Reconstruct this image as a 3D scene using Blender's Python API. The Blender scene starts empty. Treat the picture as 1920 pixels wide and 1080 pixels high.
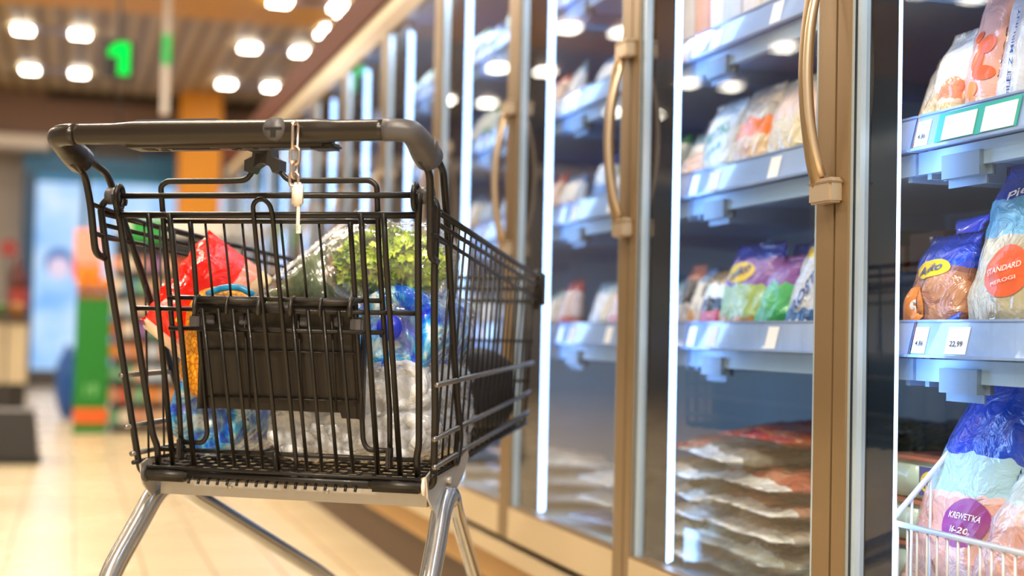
import bpy, bmesh, math, random
from mathutils import Vector, Matrix, noise
random.seed(7)
sc = bpy.context.scene
COL = sc.collection
V = Vector
PI = math.pi

# ------------------------------------------------------------------ helpers
def lin(h):
    h = h.lstrip('#'); r = [int(h[i:i+2], 16)/255 for i in (0, 2, 4)]
    return tuple([(c/12.92 if c <= .04045 else ((c+.055)/1.055)**2.4) for c in r]) + (1,)

def newmat(name):
    m = bpy.data.materials.new(name); m.use_nodes = True
    nt = m.node_tree; nt.nodes.clear()
    out = nt.nodes.new('ShaderNodeOutputMaterial')
    return m, nt, out

def N(nt, t, **kw):
    n = nt.nodes.new(t)
    for k, v in kw.items():
        if k in ('operation', 'blend_type', 'feature', 'wave_type', 'bands_direction', 'data_type', 'distance', 'interpolation', 'clamp'):
            setattr(n, k, v)
        else:
            n.inputs[k].default_value = v
    return n

def pbr(name, col, rough=.5, metal=0, coat=0, bump=0, bscale=80, var=0, vscale=4, trans=0, spec=.5, sss=0, emit=None, estr=0, alpha=1):
    m, nt, out = newmat(name)
    b = nt.nodes.new('ShaderNodeBsdfPrincipled')
    c = lin(col) if isinstance(col, str) else col
    b.inputs['Base Color'].default_value = c
    b.inputs['Roughness'].default_value = rough
    b.inputs['Metallic'].default_value = metal
    b.inputs['Coat Weight'].default_value = coat
    b.inputs['Transmission Weight'].default_value = trans
    b.inputs['Specular IOR Level'].default_value = spec
    if emit:
        b.inputs['Emission Color'].default_value = lin(emit); b.inputs['Emission Strength'].default_value = estr
    tc = nt.nodes.new('ShaderNodeTexCoord')
    if var:
        n = N(nt, 'ShaderNodeTexNoise', Scale=vscale, Detail=3)
        nt.links.new(tc.outputs['Object'], n.inputs['Vector'])
        mx = nt.nodes.new('ShaderNodeMix'); mx.data_type = 'RGBA'
        mx.inputs['A'].default_value = [x*(1-var) for x in c[:3]]+[1]
        mx.inputs['B'].default_value = [min(1, x*(1+var)) for x in c[:3]]+[1]
        nt.links.new(n.outputs['Fac'], mx.inputs['Factor']); nt.links.new(mx.outputs['Result'], b.inputs['Base Color'])
    if bump:
        n = N(nt, 'ShaderNodeTexNoise', Scale=bscale, Detail=4)
        nt.links.new(tc.outputs['Object'], n.inputs['Vector'])
        bp = N(nt, 'ShaderNodeBump', Strength=bump, Distance=.01)
        nt.links.new(n.outputs['Fac'], bp.inputs['Height']); nt.links.new(bp.outputs['Normal'], b.inputs['Normal'])
    nt.links.new(b.outputs[0], out.inputs[0])
    return m

def emis(name, col, s):
    m, nt, out = newmat(name)
    e = nt.nodes.new('ShaderNodeEmission'); e.inputs[0].default_value = lin(col); e.inputs[1].default_value = s
    nt.links.new(e.outputs[0], out.inputs[0]); return m

def thin_glass(name, tint=(1, 1, 1, 1), ior=1.5, rough=0.0, haze=0.0, boost=1.0):
    m, nt, out = newmat(name)
    tr = nt.nodes.new('ShaderNodeBsdfTransparent'); tr.inputs[0].default_value = tint
    gl = nt.nodes.new('ShaderNodeBsdfGlossy'); gl.inputs['Roughness'].default_value = rough
    lw = N(nt, 'ShaderNodeLayerWeight', Blend=.5)
    pw = nt.nodes.new('ShaderNodeMath'); pw.operation = 'POWER'; pw.inputs[1].default_value = 3.6
    nt.links.new(lw.outputs['Facing'], pw.inputs[0])
    fr = pw
    mu = nt.nodes.new('ShaderNodeMath'); mu.operation = 'MULTIPLY_ADD'; mu.use_clamp = True
    mu.inputs[1].default_value = boost; mu.inputs[2].default_value = haze
    nt.links.new(fr.outputs[0], mu.inputs[0])
    mx = nt.nodes.new('ShaderNodeMixShader')
    nt.links.new(mu.outputs[0], mx.inputs[0]); nt.links.new(tr.outputs[0], mx.inputs[1]); nt.links.new(gl.outputs[0], mx.inputs[2])
    nt.links.new(mx.outputs[0], out.inputs[0]); return m

def film(name, opac=.25, white='#ffffff', scale=14, bump=.8, tint=(1, 1, 1, 1)):
    """clear crinkled wrapping: see-through, with folds that catch the light"""
    m, nt, out = newmat(name)
    tc = nt.nodes.new('ShaderNodeTexCoord')
    n = N(nt, 'ShaderNodeTexNoise', Scale=scale, Detail=5, Distortion=1.8)
    nt.links.new(tc.outputs['Object'], n.inputs['Vector'])
    bp = N(nt, 'ShaderNodeBump', Strength=bump, Distance=.02)
    nt.links.new(n.outputs['Fac'], bp.inputs['Height'])
    tr = nt.nodes.new('ShaderNodeBsdfTransparent'); tr.inputs[0].default_value = tint
    p = nt.nodes.new('ShaderNodeBsdfPrincipled')
    p.inputs['Base Color'].default_value = lin(white); p.inputs['Roughness'].default_value = .12
    p.inputs['Coat Weight'].default_value = 1
    nt.links.new(bp.outputs['Normal'], p.inputs['Normal']); nt.links.new(bp.outputs['Normal'], p.inputs['Coat Normal'])
    gl = nt.nodes.new('ShaderNodeBsdfGlossy'); gl.inputs['Roughness'].default_value = .08
    nt.links.new(bp.outputs['Normal'], gl.inputs['Normal'])
    lw0 = N(nt, 'ShaderNodeLayerWeight', Blend=.5); nt.links.new(bp.outputs['Normal'], lw0.inputs['Normal'])
    lw = nt.nodes.new('ShaderNodeMath'); lw.operation = 'POWER'; lw.inputs[1].default_value = 3.0
    nt.links.new(lw0.outputs['Facing'], lw.inputs[0])
    ad = nt.nodes.new('ShaderNodeMath'); ad.operation = 'MULTIPLY_ADD'; ad.inputs[1].default_value = .9; ad.inputs[2].default_value = .06; nt.links.new(lw.outputs[0], ad.inputs[0]); lw = ad
    m1 = nt.nodes.new('ShaderNodeMixShader'); m1.inputs[0].default_value = opac
    nt.links.new(tr.outputs[0], m1.inputs[1]); nt.links.new(p.outputs[0], m1.inputs[2])
    m2 = nt.nodes.new('ShaderNodeMixShader')
    nt.links.new(lw.outputs[0], m2.inputs[0]); nt.links.new(m1.outputs[0], m2.inputs[1]); nt.links.new(gl.outputs[0], m2.inputs[2])
    nt.links.new(m2.outputs[0], out.inputs[0]); return m

def ramp(nt, stops, interp='LINEAR'):
    r = nt.nodes.new('ShaderNodeValToRGB'); r.color_ramp.interpolation = interp
    el = r.color_ramp.elements
    while len(el) > 1: el.remove(el[-1])
    el[0].position = stops[0][0]; el[0].color = lin(stops[0][1])
    for p, c in stops[1:]:
        e = el.new(p); e.color = lin(c)
    return r

_pm = {}
def bagmat(bands, axis='V', food=None, rough=.22, bump=.5, warp=.06, fscale=9, key=None):
    bump *= 1.25
    """printed film bag; bands = [(pos, colour)] along the bag; food = (colA, colB, lo, hi): a see-through stretch showing the contents"""
    k = str((bands, axis, food, rough, bump, warp, fscale))
    if k in _pm: return _pm[k]
    m, nt, out = newmat('bag_film')
    uv = nt.nodes.new('ShaderNodeTexCoord')
    nz = N(nt, 'ShaderNodeTexNoise', Scale=5.0, Detail=2)
    nt.links.new(uv.outputs['UV'], nz.inputs['Vector'])
    sp = nt.nodes.new('ShaderNodeSeparateXYZ'); nt.links.new(uv.outputs['UV'], sp.inputs[0])
    a = nt.nodes.new('ShaderNodeMath'); a.operation = 'SUBTRACT'; a.inputs[1].default_value = .5
    nt.links.new(nz.outputs['Fac'], a.inputs[0])
    w = nt.nodes.new('ShaderNodeMath'); w.operation = 'MULTIPLY_ADD'; w.inputs[1].default_value = warp*2
    nt.links.new(a.outputs[0], w.inputs[0]); nt.links.new(sp.outputs[1 if axis == 'V' else 0], w.inputs[2])
    r = ramp(nt, bands, 'CONSTANT'); nt.links.new(w.outputs[0], r.inputs[0])
    b = nt.nodes.new('ShaderNodeBsdfPrincipled'); b.inputs['Roughness'].default_value = rough
    b.inputs['Coat Weight'].default_value = .6; b.inputs['Coat Roughness'].default_value = .1
    src = r.outputs[0]
    if food:
        vo = N(nt, 'ShaderNodeTexVoronoi', Scale=fscale); nt.links.new(uv.outputs['UV'], vo.inputs['Vector'])
        fr = ramp(nt, [(0, food[0]), (.5, food[1]), (1, food[0])]); nt.links.new(vo.outputs['Color'], fr.inputs[0])
        g1 = nt.nodes.new('ShaderNodeMath'); g1.operation = 'GREATER_THAN'; g1.inputs[1].default_value = food[2]
        g2 = nt.nodes.new('ShaderNodeMath'); g2.operation = 'LESS_THAN'; g2.inputs[1].default_value = food[3]
        g3 = nt.nodes.new('ShaderNodeMath'); g3.operation = 'MULTIPLY'
        nt.links.new(w.outputs[0], g1.inputs[0]); nt.links.new(w.outputs[0], g2.inputs[0])
        nt.links.new(g1.outputs[0], g3.inputs[0]); nt.links.new(g2.outputs[0], g3.inputs[1])
        mx = nt.nodes.new('ShaderNodeMix'); mx.data_type = 'RGBA'
        nt.links.new(g3.outputs[0], mx.inputs['Factor']); nt.links.new(src, mx.inputs['A']); nt.links.new(fr.outputs[0], mx.inputs['B'])
        src = mx.outputs['Result']
    nt.links.new(src, b.inputs['Base Color'])
    tc = N(nt, 'ShaderNodeTexNoise', Scale=22.0, Detail=4, Distortion=1.5)
    nt.links.new(uv.outputs['Object'], tc.inputs['Vector'])
    bp = N(nt, 'ShaderNodeBump', Strength=bump, Distance=.012); nt.links.new(tc.outputs['Fac'], bp.inputs['Height'])
    nt.links.new(bp.outputs['Normal'], b.inputs['Normal']); nt.links.new(bp.outputs['Normal'], b.inputs['Coat Normal'])
    nt.links.new(b.outputs[0], out.inputs[0])
    _pm[k] = m; return m

def mk(name, bm, mat, parent=None, smooth=False, recalc=True):
    if recalc: bmesh.ops.recalc_face_normals(bm, faces=bm.faces)
    me = bpy.data.meshes.new(name); bm.to_mesh(me); bm.free()
    if smooth:
        for p in me.polygons: p.use_smooth = True
    me.materials.append(mat)
    o = bpy.data.objects.new(name, me); COL.objects.link(o)
    if parent: o.parent = parent
    return o

def tag(o, label=None, cat=None, group=None, kind=None):
    if label: o['label'] = label
    if cat: o['category'] = cat
    if group: o['group'] = group
    if kind: o['kind'] = kind
    return o

def empty(name, loc=(0, 0, 0), rz=0):
    o = bpy.data.objects.new(name, None); o.empty_display_size = .05
    o.location = loc; o.rotation_euler = (0, 0, rz); COL.objects.link(o); return o

def copy_tree(o, parent=None):
    c = o.copy(); COL.objects.link(c); c.parent = parent
    for ch in [x for x in bpy.data.objects if x.parent == o]: copy_tree(ch, c)
    return c

def box(bm, x0, x1, y0, y1, z0, z1, bev=0):
    r = bmesh.ops.create_cube(bm, size=1)
    for v in r['verts']:
        v.co = V((x0+(v.co.x+.5)*(x1-x0), y0+(v.co.y+.5)*(y1-y0), z0+(v.co.z+.5)*(z1-z0)))
    if bev:
        es = list({e for v in r['verts'] for e in v.link_edges})
        bmesh.ops.bevel(bm, geom=es, offset=bev, segments=2, affect='EDGES')
    return bm
def B(*a, bev=0):
    return box(bmesh.new(), *a, bev=bev)

def cyl(bm, p0, p1, r0, r1=None, n=20):
    p0, p1 = V(p0), V(p1); r1 = r0 if r1 is None else r1
    d = (p1-p0); q = d.to_track_quat('Z', 'Y').to_matrix().to_4x4(); q.translation = (p0+p1)/2
    bmesh.ops.create_cone(bm, cap_ends=True, segments=n, radius1=r0, radius2=r1, depth=d.length, matrix=q)
    return bm

def fillet(pts, r, seg=4):
    pts = [V(p) for p in pts]
    if r <= 0 or len(pts) < 3: return pts
    out = [pts[0]]
    for i in range(1, len(pts)-1):
        a, b, c = pts[i-1], pts[i], pts[i+1]
        u = (a-b); w = (c-b); rr = min(r, u.length*.45, w.length*.45)
        p = b+u.normalized()*rr; q = b+w.normalized()*rr
        for k in range(seg+1):
            t = k/seg; out.append(p*(1-t)**2+b*2*t*(1-t)+q*t*t)
    out.append(pts[-1]); return out

def tube(bm, pts, r, fil=0, n=8, cap=True, closed=False, rad=None, flat=1.0):
    P = fillet(pts, fil)
    rings = []
    prev = None
    m = len(P)
    for i, p in enumerate(P):
        if closed: t = (P[(i+1) % m]-P[i-1])
        else: t = (P[min(i+1, m-1)]-P[max(i-1, 0)])
        t.normalize()
        if prev is None:
            a = V((0, 0, 1)) if abs(t.z) < .9 else V((0, 1, 0))
            s = t.cross(a).normalized()
        else:
            s = (prev-t*prev.dot(t)).normalized()
        prev = s; u = t.cross(s)
        rr = rad(i/(m-1)) if rad else r
        rings.append([bm.verts.new(p+(s*math.cos(2*PI*k/n)*flat+u*math.sin(2*PI*k/n))*rr) for k in range(n)])
    rng = range(m) if closed else range(m-1)
    for i in rng:
        A, Bq = rings[i], rings[(i+1) % m]
        for k in range(n):
            bm.faces.new((A[k], A[(k+1) % n], Bq[(k+1) % n], Bq[k]))
    if cap and not closed:
        bm.faces.new(rings[0][::-1]); bm.faces.new(rings[-1])
    return bm

def lathe(bm, prof, n=28, M=Matrix()):
    rings = []
    for r, z in prof:
        rings.append([bm.verts.new(M @ V((r*math.cos(2*PI*k/n), r*math.sin(2*PI*k/n), z))) for k in range(n)])
    for a, b in zip(rings, rings[1:]):
        for k in range(n): bm.faces.new((a[k], a[(k+1) % n], b[(k+1) % n], b[k]))
    return bm

def sheet(bm, f, nu, nv):
    g = [[bm.verts.new(f(i/nu, j/nv)) for i in range(nu+1)] for j in range(nv+1)]
    for j in range(nv):
        for i in range(nu): bm.faces.new((g[j][i], g[j][i+1], g[j+1][i+1], g[j+1][i]))
    return g

# ---- pouches: corners bl, br, tl, tr; seen from outside, thickness each side of that quad
class Pouch:
    def __init__(s, bl, br, tl, tr, th, seed=0, wr=.006, seal=.07, sag=0, lump=0, lscale=25):
        s.c = [V(p) for p in (bl, br, tl, tr)]; s.th = th; s.seed = seed; s.wr = wr; s.seal = seal; s.lump = lump; s.ls = lscale
        s.n = (s.c[1]-s.c[0]).cross(s.c[2]-s.c[0]).normalized(); s.sag = sag
    def base(s, u, v):
        bl, br, tl, tr = s.c
        return (bl*(1-u)+br*u)*(1-v)+(tl*(1-u)+tr*u)*v
    def at(s, u, v, side=1, off=0):
        vv = (v-s.seal)/(1-2*s.seal)
        f = 0
        if 0 < vv < 1:
            f = (1-abs(2*u-1)**2.6)**.6 * (1-abs(2*vv-1)**3)**.6 * (1-.25*vv)
        p = s.base(u, v)
        q = p*9+V((s.seed*3.1, s.seed*1.7, side*5))
        w = noise.noise(q)*s.wr + abs(noise.noise(q*2.7))*s.wr*.9
        edge = noise.noise(V((v*7+s.seed, s.seed, u > .5)))*.012
        e = (s.c[1]-s.c[0]); e = e/ max(e.length, 1e-6)
        h = f*s.th*.5
        if s.lump and f > .1: h += f*s.lump*abs(noise.noise(p*s.ls+V((s.seed, 0, side))))
        return p + s.n*side*(h+w*(.4+f)+off) + e*edge*(2*u-1)*(1) + V((0, 0, -s.sag))*(4*(u-.5)**2)
    def mesh(s, nu=16, nv=20):
        bm = bmesh.new(); uvl = bm.loops.layers.uv.new('UVMap')
        G = {}
        for side in (1, -1):
            for j in range(nv+1):
                for i in range(nu+1):
                    if side == -1 and (i in (0, nu) or j in (0, nv)):
                        G[side, i, j] = G[1, i, j]; continue
                    p = s.at(i/nu, j/nv, side)
                    if i in (0, nu) or j in (0, nv): p = (p+s.at(i/nu, j/nv, -1))/2
                    G[side, i, j] = bm.verts.new(p)
            for j in range(nv):
                for i in range(nu):
                    q = [(i, j), (i+1, j), (i+1, j+1), (i, j+1)]
                    if side == -1: q = q[::-1]
                    fc = bm.faces.new([G[(side,)+k] for k in q])
                    for lp, k in zip(fc.loops, q): lp[uvl].uv = (k[0]/nu, k[1]/nv)
        return bm
    def patch(s, cu, cv, ru, rv, shape='ellipse', n=24, rot=0, off=.0015):
        bm = bmesh.new()
        def pt(a, b):
            x = a*math.cos(rot)-b*math.sin(rot)*rv/ru if False else a
            return s.at(min(.99, max(.01, cu+a*ru)), min(.99, max(.01, cv+b*rv)), 1, off)
        if shape == 'ellipse':
            rings = []
            for k in range(0, 5):
                t = k/4
                rings.append([bm.verts.new(pt((t*math.cos(2*PI*j/n))*math.cos(rot)-(t*math.sin(2*PI*j/n))*math.sin(rot),
                                              (t*math.cos(2*PI*j/n))*math.sin(rot)+(t*math.sin(2*PI*j/n))*math.cos(rot))) for j in range(n)] if k else [bm.verts.new(pt(0, 0))])
            for j in range(n): bm.faces.new((rings[0][0], rings[1][j], rings[1][(j+1) % n]))
            for k in range(1, 4):
                for j in range(n): bm.faces.new((rings[k][j], rings[k+1][j], rings[k+1][(j+1) % n], rings[k][(j+1) % n]))
        else:
            sheet(bm, lambda a, b: pt((2*a-1)*math.cos(rot)-(2*b-1)*math.sin(rot), (2*a-1)*math.sin(rot)+(2*b-1)*math.cos(rot)), 6, 6)
        return bm

def textmesh(body, bold=0):
    cu = bpy.data.curves.new('lettering', 'FONT'); cu.body = body; cu.align_x = 'CENTER'; cu.align_y = 'CENTER'; cu.offset = bold
    cu.resolution_u = 3
    o = bpy.data.objects.new('lettering', cu); COL.objects.link(o)
    bpy.context.view_layer.update()
    me = bpy.data.meshes.new_from_object(o.evaluated_get(bpy.context.evaluated_depsgraph_get()))
    bpy.data.objects.remove(o); bpy.data.curves.remove(cu)
    bm = bmesh.new(); bm.from_mesh(me); bpy.data.meshes.remove(me); return bm
def text_on(body, p, cu, cv, w, h, mat, parent, rot=0, off=.003, bold=.01, name='lettering', flip=1):
    bm = textmesh(body, bold)
    xs = [v.co.x for v in bm.verts]; ys = [v.co.y for v in bm.verts]
    if not xs: return
    W = max(xs)-min(xs); H = max(ys)-min(ys); mx = (max(xs)+min(xs))/2; my = (max(ys)+min(ys))/2
    for v in bm.verts:
        a = (v.co.x-mx)/W*w*flip; b = (v.co.y-my)/H*h
        c, s_ = math.cos(rot), math.sin(rot)
        v.co = p.at(min(.99, max(.01, cu+a*c-b*s_)), min(.99, max(.01, cv+a*s_+b*c)), 1, off)
    return mk(name, bm, mat, parent)
def text_plane(body, origin, ux, uy, w, h, mat, parent, bold=.01, name='lettering'):
    bm = textmesh(body, bold)
    xs = [v.co.x for v in bm.verts]; ys = [v.co.y for v in bm.verts]
    W = max(xs)-min(xs); H = max(ys)-min(ys); mx = (max(xs)+min(xs))/2; my = (max(ys)+min(ys))/2
    o, ux, uy = V(origin), V(ux), V(uy)
    for v in bm.verts: v.co = o+ux*((v.co.x-mx)/W*w)+uy*((v.co.y-my)/H*h)
    return mk(name, bm, mat, parent)

# ------------------------------------------------------------------ materials
M = {}
M['wire'] = pbr('dark_powder_coat', '#161311', .42, 0, coat=.1, spec=.35)
M['rail'] = pbr('glare_grey_rod', '#85827f', .3, .85)  # freezer glare on dark wires, put into a silver-grey base colour
M['hplastic'] = pbr('handle_plastic', '#201a15', .3, coat=.1, spec=.4, bump=.03, bscale=300)
M['dplastic'] = pbr('dark_plastic', '#211d1a', .42, bump=.03, bscale=300)
M['gplastic'] = pbr('grey_plastic', '#4a484c', .4, bump=.03, bscale=250)
M['pplastic'] = pbr('panel_plastic', '#1a1410', .5, bump=.05, bscale=120)
M['zinc'] = pbr('zinc_plate', '#bdb8b2', .4, .55, bump=.02, bscale=60)
M['chrome'] = pbr('chromed_tube', '#c9cacc', .2, .85, bump=.01, bscale=40)
M['copper'] = pbr('worn_brass_chain', '#cdb9aa', .25, .9)
M['whiteplastic'] = pbr('white_plastic', '#e6ddd2', .4)
M['black'] = pbr('black_void', '#0b0a0a', .6)
M['rubber'] = pbr('grey_rubber', '#3a3a3c', .6)
M['gold'] = pbr('champagne_aluminium', '#8a7354', .36, .5, bump=.02, bscale=200)
M['goldlight'] = pbr('light_champagne_aluminium', '#cbb896', .4, .25)
M['hbright'] = pbr('satin_handle', '#d0bda4', .3, .75)
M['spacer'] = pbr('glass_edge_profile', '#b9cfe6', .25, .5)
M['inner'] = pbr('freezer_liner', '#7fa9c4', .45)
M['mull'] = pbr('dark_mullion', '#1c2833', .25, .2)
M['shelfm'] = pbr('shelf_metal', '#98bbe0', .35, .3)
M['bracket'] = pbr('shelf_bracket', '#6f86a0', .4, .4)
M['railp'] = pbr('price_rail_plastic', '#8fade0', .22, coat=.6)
M['tagw'] = pbr('price_paper', '#f4f6fb', .5)
M['ink'] = pbr('black_ink', '#20242c', .6)
M['redink'] = pbr('red_ink', '#d8506a', .6)
M['teal'] = pbr('teal_ink', '#1fa79a', .5)
M['led'] = emis('led_strip_light', '#9fc8ff', 9.5)
M['glass'] = thin_glass('door_glass', (.97, .985, .99, 1), 1.5, boost=1.15, haze=.02)
M['header'] = pbr('brown_glossy_fascia', '#4e2005', .55, .0, spec=.05)
M['plinth'] = pbr('brown_plinth', '#b98f52', .5)
M['skirt'] = pbr('dark_brown_skirting', '#4a3018', .5)
M['darkgap'] = pbr('dark_shadow_gap', '#241a12', .7)
M['white'] = pbr('white_wire', '#d5dbe4', .3, .2)
M['clearp'] = thin_glass('clear_plastic', (.9, .95, .97, 1), 1.5, rough=.1, haze=.08, boost=1)
M['film'] = film('clear_wrap', .38, '#f2f6ff')  # white body raised in place of light passing through the wrap
M['film2'] = film('clear_bag', .08, scale=9, bump=.5)
def noisecol(name, stops, scale=10, rough=.2, trans=0, bump=.6, dist=1.5, coat=.8, metal=0):
    m, nt, out = newmat(name)
    tc = nt.nodes.new('ShaderNodeTexCoord'); n = N(nt, 'ShaderNodeTexNoise', Scale=scale, Detail=4, Distortion=dist)
    nt.links.new(tc.outputs['Object'], n.inputs['Vector'])
    r = ramp(nt, stops); nt.links.new(n.outputs['Fac'], r.inputs[0])
    b = nt.nodes.new('ShaderNodeBsdfPrincipled'); b.inputs['Roughness'].default_value = rough
    b.inputs['Transmission Weight'].default_value = trans; b.inputs['Coat Weight'].default_value = coat
    b.inputs['Metallic'].default_value = metal
    nt.links.new(r.outputs[0], b.inputs['Base Color'])
    bp = N(nt, 'ShaderNodeBump', Strength=bump, Distance=.015); nt.links.new(n.outputs['Fac'], bp.inputs['Height'])
    nt.links.new(bp.outputs['Normal'], b.inputs['Normal']); nt.links.new(bp.outputs['Normal'], b.inputs['Coat Normal'])
    nt.links.new(b.outputs[0], out.inputs[0]); return m
M['bluebottle'] = noisecol('blue_bottle_plastic', [(.3, '#0a2ef0'), (.42, '#1a6cf4'), (.5, '#43b8ff'), (.57, '#c4f0ff'), (.62, '#f4ffff'), (.68, '#2a88f4')], 15, .12, .1, 1.0, 2.2)
M['clearbottle'] = noisecol('clear_bottle_plastic', [(.3, '#d2dff2'), (.5, '#f4f8ff'), (.62, '#ffffff'), (.7, '#dfe9fa')], 14, .12, .1, 1.0, 2.2)  # whites stand in for freezer light shining through the plastic
M['lettuce'] = noisecol('lettuce_leaf', [(.3, '#33590a'), (.42, '#7fa814'), (.55, '#bcd42c'), (.7, '#e6ee80')], 45, .5, 0, .3, .5, .1)
M['greenpouch'] = noisecol('dark_green_film', [(.35, '#3a4634'), (.5, '#566450'), (.64, '#76836c'), (.8, '#b8bfa8')], 7, .2, .1, .7, 2.0)

# ------------------------------------------------------------------ camera
YAW, PIT, ROL = math.radians(17.1), math.radians(1.93), .022
fw = V((math.sin(YAW)*math.cos(PIT), math.cos(YAW)*math.cos(PIT), math.sin(PIT)))
rt0 = V((math.cos(YAW), -math.sin(YAW), 0)); up0 = rt0.cross(fw)
rt = rt0*math.cos(ROL)+up0*math.sin(ROL); up = up0*math.cos(ROL)-rt0*math.sin(ROL)
cd = bpy.data.cameras.new('camera'); cam = bpy.data.objects.new('camera', cd); COL.objects.link(cam)
R3 = Matrix((rt, up, -fw)).transposed()
cam.matrix_world = Matrix.Translation((0, 0, .79)) @ R3.to_4x4()
cd.sensor_width = 36; cd.lens = 2667/1920*36
cd.dof.use_dof = True; cd.dof.focus_distance = 2.0; cd.dof.aperture_fstop = 2.2; cd.dof.aperture_blades = 9
cd.clip_end = 200
sc.camera = cam

# ------------------------------------------------------------------ cart
CYAW = .5427973673702365
cart = empty('shopping_cart', (.26292, 2.04787, 0), -CYAW)
tag(cart, 'dark wire supermarket trolley loaded with groceries, standing beside the freezer doors', 'shopping cart')
CM = Matrix.Translation((.26292, 2.04787, 0)) @ Matrix.Rotation(-CYAW, 4, 'Z')
def cw(x, y, z): return CM @ V((x, y, z))
def SX(y, z): return .236-.0735*(y-.05)+.055*(z-.6)          # side wall of the basket
def GY(z): return .084-(z-.586)*.27                          # rear gate plane
wr = M['wire']

# basket side panels
for s, nm in ((-1, 'left'), (1, 'right')):
    bm = bmesh.new()
    for off in (0, -.017):
        tube(bm, [(s*SX(y, .95), y, .957-.055*y+off) for y in (-.01, .3, .6, .9)], .0046 if off == 0 else .0035)
    tube(bm, [(s*SX(y, .9), y, .924-.068*y) for y in (-.035, .3, .6, .9)], .003)
    y = .095
    while y < .9:
        tube(bm, [(s*(SX(y, z)-.004), y, z) for z in (.585+.035*y, .957-.055*y)], .0019, n=6)
        y += .0435
    tube(bm, [(s*SX(y, .6), y, .585+.035*y) for y in (.06, .9)], .0035)
    mk('side_panel', bm, wr, cart, True)
    for z0, z1, ys in ((.7185, .737, .035), (.641, .678, .045), (.600, .638, .06)):
        bm = bmesh.new(); tube(bm, [(s*(SX(q, z0)+.003), q, z0+(z1-z0)*(q-ys)/(.9-ys)) for q in (ys, .5, .9)], .0042)
        mk('side_rod', bm, M['rail'], cart, True)
# front panel
bm = bmesh.new()
for z in (.907, .885, .86, .78, .70, .617):
    tube(bm, [(x*SX(.9, z), .9, z) for x in (-1, 1)], .0045 if z > .85 else .003)
for i in range(11):
    x = -.17+.034*i; tube(bm, [(x, .902, .617), (x*1.08, .902, .907)], .002, n=6)
mk('front_panel', bm, wr, cart, True)
for s in (-1, 1):
    mk('corner_bumper', B(s*.192-.012, s*.192+.012, .875, .925, .845, .925, bev=.008), M['dplastic'], cart, True)
# floor grid
bm = bmesh.new()
i = 0
x = -.21
while x <= .2101:
    k = 1-(.062/.21)*.9
    tube(bm, [(x, .066, .566), (x, .078, .582), (x*k, .9, .617)], .0022, n=6); x += .0233
for j in range(24):
    y = .1+j*.0345; hx = SX(y, .6)-.004
    tube(bm, [(-hx, y, .582+.035*(y-.078)), (hx, y, .582+.035*(y-.078))], .0022, n=6)
mk('floor_grid', bm, wr, cart, True)
# rear frame of the basket
for s in (-1, 1):
    bm = bmesh.new()
    tube(bm, [(s*.222, -.006, .973), (s*.250, -.014, .978), (s*.2575, -.0185, .965), (s*.2514, -.004, .8836), (s*.2455, .0217, .7862), (s*.2404, .0514, .678), (s*.234, .073, .59), (s*.232, .078, .574), (s*.219, .078, .567)], .0052, fil=.012)
    for z, x0 in ((.968, .2565), (.927, .2555)):
        tube(bm, [(s*x0, -.052 if z > .95 else -.045, z), (s*.2545, 0, z-.006), (s*.2475, .1, .957-.006 if z > .95 else .918)], .0036)
    mk('rear_post', bm, wr, cart, True)
for s in (-1, 1):
    bm = bmesh.new()
    tube(bm, [(s*.2576, -.098, 1.021), (s*.2592, -.0616, 1.0087), (s*.2567, -.0475, .9666), (s*.2542, -.0344, .896), (s*.2541, -.004, .8905)], .0054, fil=.014)
    mk('handle_support', bm, wr, cart, True)
    bm = bmesh.new()
    tube(bm, [(s*.2631, -.0567, 1.0343), (s*.2595, -.0005, 1.0174), (s*.2570, .0166, .9924), (s*.2542, .0404, .9533), (s*.2475, .0823, .885), (s*.237, .1501, .764), (s*.2325, .187, .6985), (s*.229, .225, .63), (s*.229, .205, .592), (s*.229, .19, .60)], .0054, fil=.012)
    mk('handle_support', bm, wr, cart, True)
    # hinge barrel and plastic ring
    bm = bmesh.new(); cyl(bm, (s*.228, -.012, .982), (s*.249, -.012, .982), .0125)
    mk('hinge_barrel', bm, M['gplastic'], cart, True)
    bm = bmesh.new(); tube(bm, [V((s*.2265, -.02+.011*math.cos(a), .982+.017*math.sin(a)-.003)) for a in [2*PI*k/14 for k in range(14)]], .0042, closed=True)
    r = mk('hinge_ring', bm, wr, cart, True)
# axle
bm = bmesh.new(); tube(bm, [(-.232, -.0113, .9825), (.232, -.0113, .9825)], .0044)
mk('axle', bm, wr, cart, True)
# rear gate
bm = bmesh.new()
for s in (-1, 1):
    tube(bm, [(s*.2332, -.024, .984), (s*.2285, -.0125, .9439), (s*.2245, GY(.8742), .8742), (s*.2153, GY(.7022), .7022), (s*.2105, GY(.6277), .6277), (s*.2055, .078, .612), (s*.2061, .085, .583)], .0052, fil=.008)
    for xt, xb in ((.180, .1805), (.1466, .146)):
        tube(bm, [(s*xt, GY(.955)-.003, .957), (s*(xt-.0006), GY(.9)-.003, .9), (s*xb, GY(.586)-.002, .585)], .0044)
tube(bm, [(-.2285, GY(.954), .954), (.2285, GY(.954), .954)], .0048)
tube(bm, [(-.2180, GY(.8189)+.004, .8189), (.2180, GY(.8189)+.004, .8189)], .0036)
tube(bm, [(-.2104, .0839-.004, .6074), (.2104, .0839-.004, .6074)], .0036)
# gate rods over the plastic panel, measured across the gate
for xt, xb in ((-.108, -.1035), (-.0830, -.0790), (-.0600, -.0565), (-.0365, -.0335), (.0325, .0365), (.0565, .0600), (.0800, .0835), (.1035, .1085)):
    tube(bm, [(xt, GY(.819)-.004, .821), (xb, GY(.586)-.003, .585)], .0030)
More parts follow.
